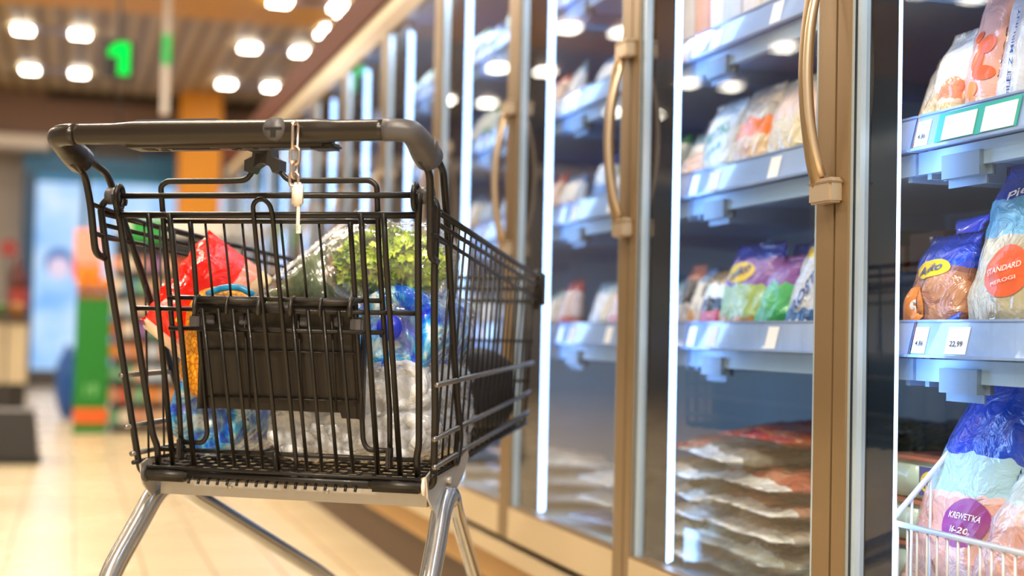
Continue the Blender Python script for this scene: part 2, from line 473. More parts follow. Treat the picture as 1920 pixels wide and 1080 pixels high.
# centre loop
tube(bm, [(-.0135, GY(.6)-.004, .612), (-.0135, GY(.576)-.004, .583), (-.004, GY(.57)-.004, .5735), (.0075, GY(.57)-.004, .5735), (.0195, GY(.58)-.004, .590), (.018, GY(.7)-.004, .7), (.0145, GY(.95)-.006, .955),
          (.0125, GY(.97)-.006, .968), (.004, GY(.975)-.006, .9755), (-.006, GY(.975)-.006, .9755), (-.0135, GY(.97)-.006, .968), (-.0145, GY(.95)-.006, .955), (-.010, GY(.7)-.004, .7), (-.008, GY(.586)-.004, .585)], .0036, fil=.008)
mk('rear_gate', bm, wr, cart, True)
# child seat wire frame (dip in the middle of its top bar)
bm = bmesh.new()
for s in (-1, 1):
    tube(bm, [(s*.0185, -.0145, 1.027), (s*.0205, -.0125, 1.018), (s*.0315, -.011, 1.0045), (s*.058, -.0105, 1.0035), (s*.1560, -.0105, 1.0035), (s*.1660, -.0105, .9965), (s*.1655, -.002, .957), (s*.1651, .0098, .8973), (s*.1666, .0672, .6825), (s*.1654, .0785, .609)], .0042, fil=.011)
    tube(bm, [(s*.1234, .0012, .9465), (s*.1233, .0150, .8976), (s*.1243, .0654, .6845), (s*.1235, .078, .632), (s*.131, .0788, .6195), (s*.1654, .0788, .6195)], .0040, fil=.010)
tube(bm, [(-.1655, .0012, .9465), (.1655, .0012, .9465)], .0035)
tube(bm, [(-.1660, .0225, .8357), (.1660, .0225, .8357)], .0036)
tube(bm, [(-.1671, .0315, .7907), (.1671, .0315, .7907)], .0036)
for i in range(7):
    x = -.101+i*.0285+.001
    x = -.0985+i*.0290+(.0 if i < 4 else .002)
    tube(bm, [(x-.002, .0028, .9465), (x+.004, .0232, .8357)], .0020, n=6)
mk('child_seat_frame', bm, wr, cart, True)
for s in (-1, 1):
    mk('gate_clip', B(s*.1654-.0035, s*.1654+.0035, .066, .084, .594, .626, bev=.002), M['dplastic'], cart)
# plastic panel of the child seat
pn = []
bm = bmesh.new()
def PY(z): return GY(z)+.016
n0 = 26
def ridge(u): return .0012*math.sin(u*n0*2*PI/3.2)
def fpan(u, v):
    z = .668+(.826-.668)*v+(.004 if v == 0 else 0); x = -.1235+.247*u
    d = 0
    if u < .04 or u > .96: d = -.004
    return V((x, PY(z)-ridge(u)*(.1 < v < .95)+d, z-(.008 if (v < .01 and u > .86) else 0)))
sheet(bm, fpan, 96, 14)
g2 = bmesh.new()
box(bm, -.1235, .1235, .022, .030, .815, .829)
for (zz, th) in ((.760, .0016), (.690, .0022)):
    q = [(-.1225, zz), (.1225, zz)]
    bm2 = box(bm, -.1215, .1215, PY(zz)-.006, PY(zz), zz-th/2, zz+th/2)
for x in (-.05, .034, .086):
    tube(bm, [(x, PY(.815)-.004, .815), (x, PY(.70)-.004, .675)], .0018, n=6)
box(bm, .1235, .1275, PY(.7)-.012, PY(.7)+.004, .664, .82); box(bm, -.1275, -.1235, PY(.7)-.02, PY(.7)-.002, .672, .82)
panel = mk('child_seat_panel', bm, M['pplastic'], cart, True)
for a, b in ((-.120, -.012), (.0295, .1275)):
    m_ = (a+b)/2
    bm = B(a, b, .013, .029, .8275, .838, bev=.002)
    for x in (a+.004, m_, b-.004):
        tube(bm, [(x, .010, .812), (x, .008, .824), (x, .012, .8355), (x, .022, .837)], .0045 if x != m_ else .003, fil=.004, flat=.8)
    mk('panel_hook', bm, M['dplastic'], panel, True)
for x in (-.1045, -.052, .043, .096):
    mk('panel_latch', B(x-.0065, x+.0065, PY(.81)-.004, PY(.81)+.0006, .7975, .812, bev=.0015), M['gplastic'], panel)
for s in (-1, 1):
    bm = B(s*.1255-.010, s*.1255+.010, .030, .037, .789, .812, bev=.003)
    mk('panel_stop', bm, M['gplastic'], panel)

# handle
hb = bmesh.new()
def hrad(t):
    x = -.225+.45*t
    a = min(1, max(0, (x+.165)/.03)); b = min(1, max(0, (.158-x)/.03))
    return .0142+.0022*min(a, b)
tube(hb, [(-.225+.45*i/48, -.146, 1.0535) for i in range(49)], .015, n=24, rad=hrad)
handle = mk('handle_bar', hb, M['hplastic'], cart, True)
# flat housing under and over the bar
hb = B(-.152, .138, -.150, -.098, 1.0345, 1.050, bev=.004)
mk('handle_housing', hb, M['hplastic'], handle, True)
hb = B(-.137, -.012, -.150, -.105, 1.066, 1.0725, bev=.003)
mk('advert_frame', hb, M['gplastic'], handle)
for (a, b, y0, y1) in ((-.13, -.115, -.135, -.115), (-.10, -.03, -.138, -.132), (-.09, -.02, -.125, -.121), (-.11, -.10, -.12, -.11), (.005, .012, -.13, -.12), (.03, .036, -.128, -.12), (.055, .06, -.13, -.125), (-.005, .001, -.118, -.112), (.12, .136, -.14, -.112)):
    mk('housing_slot', B(a, b, y0, y1, 1.0338, 1.0350), M['black'], handle)
bm = B(.114, .150, -.140, -.105, 1.0315, 1.040, bev=.003); mk('coin_lock_housing', bm, M['dplastic'], handle)
bm = bmesh.new(); cyl(bm, (.0753, -.150, 1.055), (.0753, -.1645, 1.055), .0165, .0150, 28)
kn = mk('coin_slot_button', bm, M['gplastic'], handle, True)
bm = B(.0753-.012, .0753+.012, -.1655, -.164, 1.0535, 1.0565); box(bm, .0753-.0035, .0753+.0035, -.1655, -.164, 1.043, 1.0535)
mk('button_cross', bm, M['black'], handle)
for s in (-1, 1):
    bm = bmesh.new()
    P = [(s*.2230, -.146, 1.0535), (s*.2400, -.146, 1.0535), (s*.2560, -.1400, 1.0525), (s*.2595, -.118, 1.0450), (s*.2600, -.098, 1.0370), (s*.2603, -.0700, 1.0268)]
    tube(bm, P, .0146, fil=.02, n=20, rad=lambda t: .0150+.007*max(0, t-.3))
    mk('handle_elbow', bm, M['hplastic'] if s < 0 else M['gplastic'], handle, True)
    bm = bmesh.new(); cyl(bm, (s*.2765, -.098, 1.040), (s*.2795, -.098, 1.040), .0065); mk('elbow_screw', bm, M['gplastic'], handle, True)
# chain and key
def link(c, L, W, ax, r=.0020):
    c = V(c); bm = bmesh.new(); pts = []
    for k in range(16):
        a = 2*PI*k/16; x = math.cos(a)*W/2; z = math.sin(a)*W/2+(L-W)/2*(1 if math.sin(a) >= 0 else -1)
        pts.append(c+(V((x, 0, z)) if ax == 0 else V((x*.35, x*.9, z))))
    tube(bm, pts, r, closed=True, n=8); return bm
bm = bmesh.new(); tube(bm, [(.1035, -.1600, 1.0600), (.1045, -.168, 1.0600), (.1085, -.168, 1.0605)], .0028); mk('chain_staple', bm, M['copper'], cart, True)
for z, L, W, ax in ((1.0440, .036, .0105, 1), (1.0180, .0235, .0125, 0), (1.0000, .0225, .0110, 1), (.9870, .0190, .0125, 0)):
    mk('chain_link', link((.1090, -.170, z), L, W, ax), M['copper'], cart, True)
bm = B(.1070, .1210, -.1745, -.1635, .9520, .9830, bev=.003); kt = mk('key_tag', bm, M['whiteplastic'], cart, True)
bm = B(.1135, .1180, -.1705, -.1680, .9180, .953, bev=.001); box(bm, .1140, .1200, -.1705, -.1680, .917, .928); mk('key_blade', bm, M['whiteplastic'], kt, False)
# clip between handle and seat frame
bm = bmesh.new()
prof = [(-.0135, 1.052), (.0135, 1.052), (.0150, 1.036), (.0265, 1.031), (.0265, 1.016), (.0170, 1.013), (.0125, 1.021), (.004, 1.0265), (-.004, 1.0265), (-.0125, 1.021), (-.0170, 1.013), (-.0265, 1.016), (-.0265, 1.031), (-.0150, 1.036)]
f0 = [bm.verts.new((x, -.030, z)) for x, z in prof]; f1 = [bm.verts.new((x, -.004, z)) for x, z in prof]
bm.faces.new(f0); bm.faces.new(f1[::-1])
for k in range(len(prof)): bm.faces.new((f0[k], f0[(k+1) % len(prof)], f1[(k+1) % len(prof)], f1[k]))
tube(bm, [(0, -.02, 1.047), (0, -.105, 1.047)], .009)
mk('seat_clip', bm, M['dplastic'], cart)
# bottom tube with plastic sleeves, chassis
bm = bmesh.new(); tube(bm, [(-.222, .074, .571), (.222, .074, .571)], .0078, n=12); tube(bm, [(-.215, .066, .581), (.215, .066, .581)], .003)
for k in range(19):
    xx = -.145+.0155*k
    if xx < .13: cyl(bm, (xx, .066, .5665), (xx, .063, .5595), .0024, n=8)
mk('bottom_tube', bm, wr, cart, True)
for a, b in ((-.221, -.150), (.137, .219)):
    bm = B(a, b, .060, .086, .5605, .5815, bev=.006); mk('tube_sleeve', bm, M['dplastic'], cart, True)
for s in (-1, 1):
    bm = bmesh.new(); cyl(bm, (s*.219, .074, .571), (s*.2225, .074, .571), .0135, n=24); mk('sleeve_cap', bm, M['whiteplastic'] if s > 0 else M['gplastic'], cart, True)
bm = B(-.2135, .2135, .108, .112, .537, .575); box(bm, -.2135, .2135, .112, .135, .537, .540)
ch = mk('chassis_bar', bm, M['zinc'], cart)
for x in (-.098, .058):
    bm = bmesh.new(); cyl(bm, (x, .109, .553), (x, .1045, .553), .0045, n=16); mk('bolt', bm, M['zinc'], ch, True)
for s in (-1, 1):
    bm = bmesh.new()
    pr = [(.062, .585), (.072, .555), (.100, .534), (.15, .528), (.205, .548), (.245, .566), (.285, .598), (.275, .612), (.235, .598), (.15, .588), (.085, .592)]
    a = [bm.verts.new((s*.2235, y, z)) for y, z in pr]; b = [bm.verts.new((s*.2265, y, z)) for y, z in pr]
    bm.faces.new(a); bm.faces.new(b[::-1])
    for k in range(len(pr)): bm.faces.new((a[k], a[(k+1) % len(pr)], b[(k+1) % len(pr)], b[k]))
    mk('bracket', bm, M['zinc'], cart)
    bm = bmesh.new(); cyl(bm, (s*.222, .165, .572), (s*.234, .165, .572), .006); mk('bolt', bm, M['zinc'], cart, True)
    # rear leg with the arch, front leg
    bm = bmesh.new()
    tube(bm, [(s*.229, .178, .5455), (s*.230, .150, .548), (s*.2325, .118, .528), (s*.2375, .080, .487), (s*.2440, .022, .430), (s*.247, -.02, .36), (s*.249, -.05, .20), (s*.25, -.055, .115)], .0178, fil=.03, n=16, flat=.85)
    mk('leg', bm, M['chrome'], cart, True)
    bm = bmesh.new()
    tube(bm, [(s*.229, .176, .5455), (s*.226, .203, .5440), (s*.221, .232, .5225), (s*.213, .275, .503), (s*.1535, .615, .344), (s*.118, .82, .235), (s*.11, .86, .115)], .0140, fil=.025, n=16, flat=.85)
    mk('leg', bm, M['chrome'], cart, True)
    for (x, y) in ((s*.25, -.055), (s*.11, .86)):
        bm = B(x-.016, x+.016, y-.045, y+.012, .095, .118, bev=.004); box(bm, x-.017, x-.013, y-.06, y-.01, .05, .11); box(bm, x+.013, x+.017, y-.06, y-.01, .05, .11)
        cs = mk('caster', bm, M['zinc'], cart)
        bm = bmesh.new(); cyl(bm, (x-.011, y-.035, .058), (x+.011, y-.035, .058), .0575, n=32); mk('wheel', bm, M['rubber'], cs, True)
bm = bmesh.new(); tube(bm, [(-.14, .68, .31), (.14, .68, .31)], .012, n=12); mk('cross_tube', bm, M['chrome'], cart, True)

# ------------------------------------------------------------------ groceries in the cart (each its own thing, on the cart's floor)
def bottle(name, c, r, L, mat, label, cat='bottle', group=None, dent=.35, capmat=None, tilt=0):
    x, y, z = c
    root = empty(name, cw(x, y, z-r), -CYAW); tag(root, label, cat, group)
    bm = bmesh.new()
    pr = [(0.0005, .018), (r*.25, .016), (r*.45, .010), (r*.62, .001), (r*.8, -.001), (r*.95, .008), (r, .022)]
    for k in range(10):
        pr.append((r*(1-.045*(k % 2)), .03+k*(L*.62/10)))
    pr += [(r, L*.68), (r*.8, L*.8), (r*.35, L*.93), (r*.3, L*.97), (r*.3, L)]
    lathe(bm, pr, 40, Matrix.Translation((0, 0, r)) @ Matrix.Rotation(-PI/2, 4, 'X'))
    for v in bm.verts:
        q = v.co*18+V((x*30, 0, z*20)); d = noise.noise(q)*.006+abs(noise.noise(q*2.3))*.005
        a = math.atan2(v.co.x, v.co.z-r)
        rr = math.hypot(v.co.x, v.co.z-r)
        if v.co.y < .015: v.co.y += .006*math.cos(5*a)*(rr/r) + d
        v.co.x *= 1+d*4; v.co.z = r+(v.co.z-r)*(1+d*4)
    b = mk('bottle_body', bm, mat, root, True, True)
    bm = bmesh.new(); cyl(bm, (0, L-.002, r), (0, L+.014, r), r*.36, n=20); mk('bottle_cap', bm, capmat or M['capblue'], root, True)
    return root
M['capblue'] = pbr('blue_cap', '#1e35d0', .35)
def hull(name, c, rx, ry, rz, mat, parent, loc, amp=.012, sc_=12, sub=5, power=2.6, seed=0):
    bm = bmesh.new(); bmesh.ops.create_icosphere(bm, subdivisions=sub, radius=1)
    for v in bm.verts:
        d = v.co.normalized()
        k = (abs(d.x)**power+abs(d.y)**power+abs(d.z)**power)**(-1/power)
        p = V((d.x*k*rx, d.y*k*ry, d.z*k*rz))
        q = p*sc_+V((seed, seed*2, 0)); w = noise.noise(q)*.6+(abs(noise.noise(q*2.1))-.25)*.9+(abs(noise.noise(q*4.7))-.25)*.4
        v.co = V(c)+p*(1+w*amp/max(.02, min(rx, rz)))
    return mk(name, bm, mat, parent, True)
# blue bottles
b1 = bottle('water_bottle', (.1480, .125, .7930), .069, .27, M['bluebottle'], 'blue plastic bottle lying base outward on the right, under the bagged lettuce')
bm = bmesh.new(); cyl(bm, (-.002, .002, .074), (-.002, -.014, .074), .021, .018, 24); mk('blue_base_disc', bm, M['capblue'], b1, True)
hull('clear_wrap', (0, .135, .069), .074, .145, .074, M['film2'], b1, None, .007, 16)
b2 = bottle('water_bottle', (-.1480, .110, .6620), .066, .27, M['bluebottle'], 'blue plastic bottle lying base outward at the bottom left of the trolley')
hull('clear_wrap', (0, .135, .066), .071, .145, .069, M['film2'], b2, None, .007, 16, seed=3)
# clear bottles in the wrapped pack
pk = empty('water_bottle_pack', cw(.098, .262, .596), -CYAW); tag(pk, 'pack of clear drink bottles in crinkled transparent wrap at the bottom right of the trolley', 'bottle pack')
for i, (x, z) in enumerate(((-.108, .043), (-.022, .043), (.064, .043), (-.108, .118), (-.022, .118), (.064, .118))):
    bm = bmesh.new(); r = .040; L = .28
    pr = [(0.0005, .016), (r*.35, .014), (r*.62, .001), (r*.85, .001), (r, .016)]
    for k in range(8): pr.append((r*(1-.05*(k % 2)), .025+k*.022))
    pr += [(r, .2), (r*.75, .235), (r*.35, .262), (r*.3, L)]
    lathe(bm, pr, 32, Matrix.Translation((x, -.145, z)) @ Matrix.Rotation(-PI/2, 4, 'X'))
    for v in bm.verts:
        a = math.atan2(v.co.x-x, v.co.z-z)
        if v.co.y < -.135: v.co.y += .006*math.cos(5*a)
    mk('bottle', bm, M['clearbottle'], pk, True)
hull('clear_wrap', (-.022, 0, .078), .136, .155, .081, M['film'], pk, None, .010, 17, sub=6, power=5, seed=8)

# red and cream bag
red = empty('grocery_bag', cw(-.18, .12, .74), -CYAW); tag(red, 'red and cream packet leaning to the right, wedged behind the left of the rear gate', 'food packet')
mats_red = bagmat([(0, '#ff1e08'), (.60, '#ef9f8c'), (.80, '#f0d2ac'), (1.0, '#f3dcc0')], 'U', warp=.05, bump=.45)
P1 = Pouch((-.2420, .078, .803), (-.1900, .145, .742), (-.1745, .165, .947), (-.0930, .240, .873), .056, seed=2, wr=.004, seal=.05)
for i_, c_ in enumerate(P1.c): P1.c[i_] = c_-V((-.18, .12, .74))
mk('packet_film', P1.mesh(24, 30), mats_red, red, True)
M['redflat'] = pbr('red_print', '#e01010', .35); M['yellowprint'] = pbr('yellow_print', '#f3d21a', .4)
mk('printed_stamp', P1.patch(.80, .62, .055, .085, 'rect', rot=.1), M['redflat'], red)
text_on('WAGA NETTO', P1, .73, .42, .16, .03, M['ink'], red, rot=1.2)
mk('printed_dot', P1.patch(.38, .18, .035, .03), M['yellowprint'], red)
M['creamf'] = pbr('cream_film', '#f2d9b8', .3, coat=.5, bump=.2, bscale=30)
P1b = Pouch((-.2380, .085, .790), (-.1880, .142, .731), (-.2320, .080, .806), (-.1820, .138, .748), .018, seed=4, wr=.002)
for i_, c_ in enumerate(P1b.c): P1b.c[i_] = c_-V((-.18, .12, .74))
mk('bottom_fold', P1b.mesh(14, 6), M['creamf'], red, True)
# net of yellow fruit
def net_mat():
    m, nt, out = newmat('orange_net')
    tc = nt.nodes.new('ShaderNodeTexCoord'); mp = nt.nodes.new('ShaderNodeMapping'); mp.inputs['Scale'].default_value = (160, 160, 110); mp.inputs['Rotation'].default_value = (.3, .78, .2)
    nt.links.new(tc.outputs['Object'], mp.inputs[0])
    v = N(nt, 'ShaderNodeTexVoronoi', Scale=1.0); v.feature = 'DISTANCE_TO_EDGE'; nt.links.new(mp.outputs[0], v.inputs['Vector'])
    r = ramp(nt, [(0, '#a85c06'), (.10, '#f09c10'), (.5, '#ffc030')]); nt.links.new(v.outputs['Distance'], r.inputs[0])
    b = nt.nodes.new('ShaderNodeBsdfPrincipled'); b.inputs['Roughness'].default_value = .45; nt.links.new(r.outputs[0], b.inputs['Base Color'])
    bp = N(nt, 'ShaderNodeBump', Strength=.4, Distance=.004); nt.links.new(v.outputs['Distance'], bp.inputs['Height']); nt.links.new(bp.outputs['Normal'], b.inputs['Normal'])
    nt.links.new(b.outputs[0], out.inputs[0]); return m
M['net'] = net_mat()
net = empty('fruit_net', cw(-.118, .105, .73), -CYAW); tag(net, 'orange net of yellow fruit behind the child seat panel, below the red packet', 'fruit net')
hull('net_bag', (0, 0, .055), .060, .038, .069, M['net'], net, None, .008, 10, sub=4, seed=4)
hull('fruit_bulge', (-.014, .0, .0), .048, .036, .045, M['net'], net, None, .006, 9, sub=4, seed=14)
bm = bmesh.new(); tube(bm, [(-.010, -.034, .112), (.010, -.036, .121), (.030, -.036, .124), (.048, -.034, .122), (.064, -.03, .112)], .0050, fil=.01, flat=.6)
mk('blue_band', bm, pbr('blue_band', '#2a9ad0', .3), net, True)
# dark green bag
gp = empty('salad_bag', cw(-.04, .28, .78), -CYAW); tag(gp, 'dark olive translucent food bag slanting up beside the lettuce', 'food bag')
P2 = Pouch((-.118, .235, .832), (.035, .26, .785), (-.048, .27, .915), (.040, .30, .978), .07, seed=9, wr=.006, seal=.04)
P2.c = [c-V((-.04, .28, .78)) for c in P2.c]
mk('bag_film', P2.mesh(20, 20), M['greenpouch'], gp, True)
P2b = Pouch((-.122, .232, .845), (.030, .290, .980), (-.118, .234, .857), (.026, .292, .992), .006, seed=10, wr=.002)
P2b.c = [c-V((-.04, .28, .78)) for c in P2b.c]
mk('bag_seam', P2b.mesh(16, 4), M['film'], gp, True)
# lettuce
lt = empty('bagged_lettuce', cw(.1, .22, .86), -CYAW); tag(lt, 'curly green lettuce in a clear bag on top of the groceries at the right', 'lettuce')
bm = bmesh.new(); rnd = random.Random(3)
for k in range(760):
    th = rnd.uniform(0, 2*PI); ph = math.acos(rnd.uniform(-1, 1)); rr = rnd.uniform(.72, 1.0)
    c = V((.012+.086*rr*math.sin(ph)*math.cos(th), .078*rr*math.sin(ph)*math.sin(th), .036+.056*rr*math.cos(ph)))
    nrm = V((math.sin(ph)*math.cos(th), math.sin(ph)*math.sin(th), math.cos(ph)*1.2)); nrm = (nrm+V([rnd.uniform(-.7, .7) for _ in range(3)])).normalized()
    q = nrm.to_track_quat('Z', 'Y').to_matrix(); s_ = rnd.uniform(.006, .0125); fr = rnd.choice((5, 6, 7)); ph0 = rnd.random()*6
    ring0 = [bm.verts.new(c)]; pr_ = ring0
    for rg in (1, 2, 3):
        cur = []
        for j in range(18):
            a = 2*PI*j/18; rad = s_*rg/3
            z = (.0055*math.sin(fr*a+ph0)*(rg/3)**2+.0045*math.sin(8*a+ph0*2)*(rg/3)**3)*s_/.014+(rg/3)**2*.004
            cur.append(bm.verts.new(c+q @ V((rad*math.cos(a), rad*math.sin(a), z))))
        for j in range(18):
            if rg == 1: bm.faces.new((pr_[0], cur[j], cur[(j+1) % 18]))
            else: bm.faces.new((pr_[j], cur[j], cur[(j+1) % 18], pr_[(j+1) % 18]))
        pr_ = cur
mk('lettuce_leaves', bm, M['lettuce'], lt, True, recalc=False)
hull('clear_bag', (.012, 0, .040), .104, .088, .066, M['film2'], lt, None, .011, 9, sub=5, seed=21)
# black bag near the front
bb = empty('soft_bag', cw(.06, .66, .61), -CYAW); tag(bb, 'black soft bag filling the far end of the trolley', 'bag')
bm = bmesh.new(); bmesh.ops.create_cube(bm, size=1); bmesh.ops.subdivide_edges(bm, edges=bm.edges, cuts=9, use_grid_fill=True)
for v in bm.verts:
    p = v.co*2; k = (abs(p.x)**5+abs(p.y)**5+abs(p.z)**5)**(-.2)*max(abs(p.x), abs(p.y), abs(p.z)) if p.length else 1
    p = p*k; v.co = V((p.x*.112-.0, p.y*.21, .082+p.z*.074-(p.y*.010)))+V((0, 0, noise.noise(p*2)*.008))
mk('bag_body', bm, pbr('black_bag_fabric', '#1d1a1c', .6, bump=.3, bscale=60), bb, True)
bm = bmesh.new(); tube(bm, [(-.05, -.18, .157), (-.05, .18, .144)], .003); mk('bag_zip', bm, M['gplastic'], bb, True)

# ------------------------------------------------------------------ upright freezers
FX, W = 1.04, .795
Y0 = 1.813
SH = (.80, 1.10, 1.375, 1.655)      # rail centre heights
def build_freezer():
    root = empty('upright_freezer', (FX, Y0, 0))
    # cabinet shell
    bm = box(bmesh.new(), .72, .75, -W, 0, .05, 2.14)                      # back
    box(bm, .05, .75, -W, 0, .30, .335); box(bm, .05, .75, -W, 0, 1.915, 1.95)
    mk('liner', bm, M['inner'], root)
    mk('base_rail', B(-.004, .06, -W, 0, .235, .272), M['goldlight'], root)
    mk('kickplate', B(.025, .75, -W, 0, .15, .234), M['plinth'], root)
    mk('skirting', B(.045, .75, -W, 0, .0, .149), M['skirt'], root)
    mk('door_gap', B(.020, .06, -W, 0, .272, .288), M['darkgap'], root)
    mk('top_rail', B(.0, .06, -W, 0, 1.926, 1.975), M['goldlight'], root)
    hb = B(-.012, .75, -W, 0, 1.976, 2.125); hd = mk('header_panel', hb, M['header'], root)
    # mullion and LED strip at the far side
    mk('mullion', B(.034, .0765, -.040, -.0005, .29, 1.914), M['mull'], root)
    mk('mullion', B(.034, .10, -W+.0005, -W+.045, .29, 1.914), M['mull'], root)
    bm = bmesh.new(); a = V((.078, -.030, 0)); dr = V((math.cos(math.radians(-35)), math.sin(math.radians(-35)), 0))
    # lens faces into the case and a little towards the near end
    p = V((.080, -.036, .355)); q = V((.103, -.008, .355)); h = V((0, 0, 1.52))
    nrm = V(((q-p).y, -(q-p).x, 0)).normalized()*-.004
    vs = [bm.verts.new(x) for x in (p, q, q+h, p+h, p+nrm, q+nrm, q+h+nrm, p+h+nrm)]
    for f in ((0, 1, 2, 3), (7, 6, 5, 4), (0, 4, 5, 1), (1, 5, 6, 2), (2, 6, 7, 3), (3, 7, 4, 0)): bm.faces.new([vs[i] for i in f])
    mk('led_strip', bm, M['led'], root)
    # door: frame, glass, edge profiles, handle on its near stile
    bm = box(bmesh.new(), 0, .026, -W+.003, -W+.052, .288, 1.925)            # near stile
    box(bm, 0, .026, -.036, -.003, .288, 1.925)
    box(bm, 0, .026, -W+.052, -.036, .288, .372); box(bm, 0, .026, -W+.052, -.036, 1.86, 1.925)
    door = mk('door', bm, M['gold'], root)
    bm = box(bmesh.new(), .004, .018, -.061, -.036, .372, 1.86); box(bm, .004, .018, -W+.052, -W+.064, .372, 1.86)
    mk('glass_edge', bm, M['spacer'], door)
    mk('glass_edge_line', B(.0025, .0045, -.050, -.046, .372, 1.86), M['mull'], door)
    mk('bottom_rail', B(-.002, -.0001, -W+.053, -.037, .292, .366), M['goldlight'], door)
    bm = bmesh.new()
    vs = [bm.verts.new(v) for v in ((.012, -W+.064, .372), (.012, -.061, .372), (.012, -.061, 1.86), (.012, -W+.064, 1.86))]
    bm.faces.new(vs); mk('glass_pane', bm, M['glass'], door, recalc=False)
    yh = -W+.024
    bm = bmesh.new()
    tube(bm, [(-.012, yh+.001, 1.015), (-.022, yh+.001, 1.05), (-.033, yh+.001, 1.12), (-.037, yh+.001, 1.185), (-.033, yh+.001, 1.25), (-.022, yh+.001, 1.32), (-.012, yh+.001, 1.355)], .0125, fil=.05, n=12, flat=.8)
    hn = mk('handle', bm, M['gold'], door, True)
    bm = bmesh.new()
    tube(bm, [(-.013, yh-.009, 1.03), (-.026, yh-.009, 1.07), (-.0365, yh-.009, 1.12), (-.0405, yh-.009, 1.185), (-.0365, yh-.009, 1.25), (-.026, yh-.009, 1.30), (-.013, yh-.009, 1.34)], .0062, fil=.05, n=10)
    mk('handle_insert', bm, M['hbright'], door, True)
    for z in (1.008, 1.362):
        mk('handle_bracket', B(-.022, -.0005, yh-.048, yh+.014, z-.018, z+.018, bev=.003), M['hbright'], door)
        mk('bracket_line', B(-.023, -.001, yh-.049, yh+.015, z+.010, z+.0125), M['gold'], door)
    # shelves
    for k, z in enumerate(SH):
        bm = box(bmesh.new(), .150, .68, -W+.03, -.03, z-.040, z-.028)
        for i in range(2): box(bm, .14, .70, -W+.02+i*(W-.05), -W+.03+i*(W-.05), z-.07, z-.028)
        sh = mk('shelf', bm, M['shelfm'], root)
        bm = bmesh.new()
        def rail(u, v, z=z): return V((.125+.012*v+.0, -W+.004+(W-.008)*u, z-.024+.048*v))
        sheet(bm, rail, 2, 4)
        def rail2(u, v, z=z): return V((.128+.012*v, -W+.004+(W-.008)*u, z-.024+.048*v))
        sheet(bm, rail2, 2, 1)
        box(bm, .120, .150, -W+.004, -.004, z-.028, z-.024); box(bm, .135, .1395, -W+.004, -.004, z+.0235, z+.0265)
        mk('price_rail', bm, M['railp'], sh, recalc=True)
        mk('shelf_lip', B(.135, .150, -W+.004, -.004, z-.062, z-.030), M['shelfm'], sh)
        mk('shelf_bracket', B(.128, .155, -.172, -.060, z-.088, z-.030, bev=.012), M['bracket'], sh)
        for (yy, ww) in ((-.022, .034), (-.112, .050), (-.36, .04), (-.58, .035)):
            bm = bmesh.new()
            q = [(.1248, yy-ww/2, z-.022), (.1248, yy+ww/2, z-.022), (.1340, yy+ww/2, z+.016), (.1340, yy-ww/2, z+.016)]
            bm.faces.new([bm.verts.new(v) for v in q]); mk('price_tag', bm, M['tagw'], sh)
    return root
fz = build_freezer()
names = ['nearest', 'second', 'third', 'fourth', 'fifth', 'sixth', 'seventh', 'eighth', 'ninth', 'tenth', 'eleventh', 'twelfth']
NB = 12
frz = []
for k in range(NB):
    o = fz if k == 0 else copy_tree(fz)
    o.location = (FX, Y0+W*k, 0)
    nm = {0: 'glass-doored upright freezer nearest the camera, at the right edge of the photo', 1: 'glass-doored upright freezer between the two sharpest curved handles, second from the camera',
          NB-1: 'glass-doored upright freezer at the far end of the row'}.get(k, 'glass-doored upright freezer, %s from the camera in the row' % names[k])
    tag(o, nm, 'freezer', 'upright freezers along the aisle'); frz.append(o)
# end panels of the row
for y0, nm, side in ((Y0-W-.03, 'painted end panel closing the near end of the freezer row', 0), (Y0+W*(NB-1)+.003, 'painted end panel closing the far end of the freezer row', 1)):
    tag(mk('freezer_end_panel', B(FX, FX+.75, y0, y0+.025, 0, 2.125), M['goldlight']), nm, 'end panel')

# lettering on the price tags and the coloured promo strip in the nearest freezer
def shelf_children(root):
    return [c for c in bpy.data.objects if c.parent == root and c.name.startswith('shelf')]
s0 = sorted(shelf_children(fz), key=lambda o: min(v.co.z for v in o.data.vertices))
def tagtext(sh, body, yy, z, w=.020, h=.009, mat='ink', dz=-.008):
    t = (z+dz-(z-.022))/.038
    text_plane(body, (.1238+.0092*t, yy, z+dz), (0, -1, 0), (.235, 0, .972), w, h, M[mat], sh, name='price_lettering')
tagtext(s0[0], '4,86', -.022, SH[0]); tagtext(s0[0], '22,99', -.112, SH[0], .030)
tagtext(s0[1], '4,86', -.022, SH[1])
bm = B(.1225, .1235, -.245, -.060, SH[1]-.0225, SH[1]+.020)
for v in bm.verts: v.co.x += (v.co.z-SH[1]+.0225)*.24
mk('promo_strip', bm, M['teal'], s0[1])
for (a, b) in ((-.152, -.078), (-.240, -.170)):
    bm = B(.1212, .1220, a, b, SH[1]-.021, SH[1]+.014)
    for v in bm.verts: v.co.x += (v.co.z-SH[1]+.0225)*.24
    mk('promo_card', bm, M['tagw'], s0[1])
tagtext(s0[1], 'PROMOCJA', -.115, SH[1], .066, .012, 'redink', -.002)

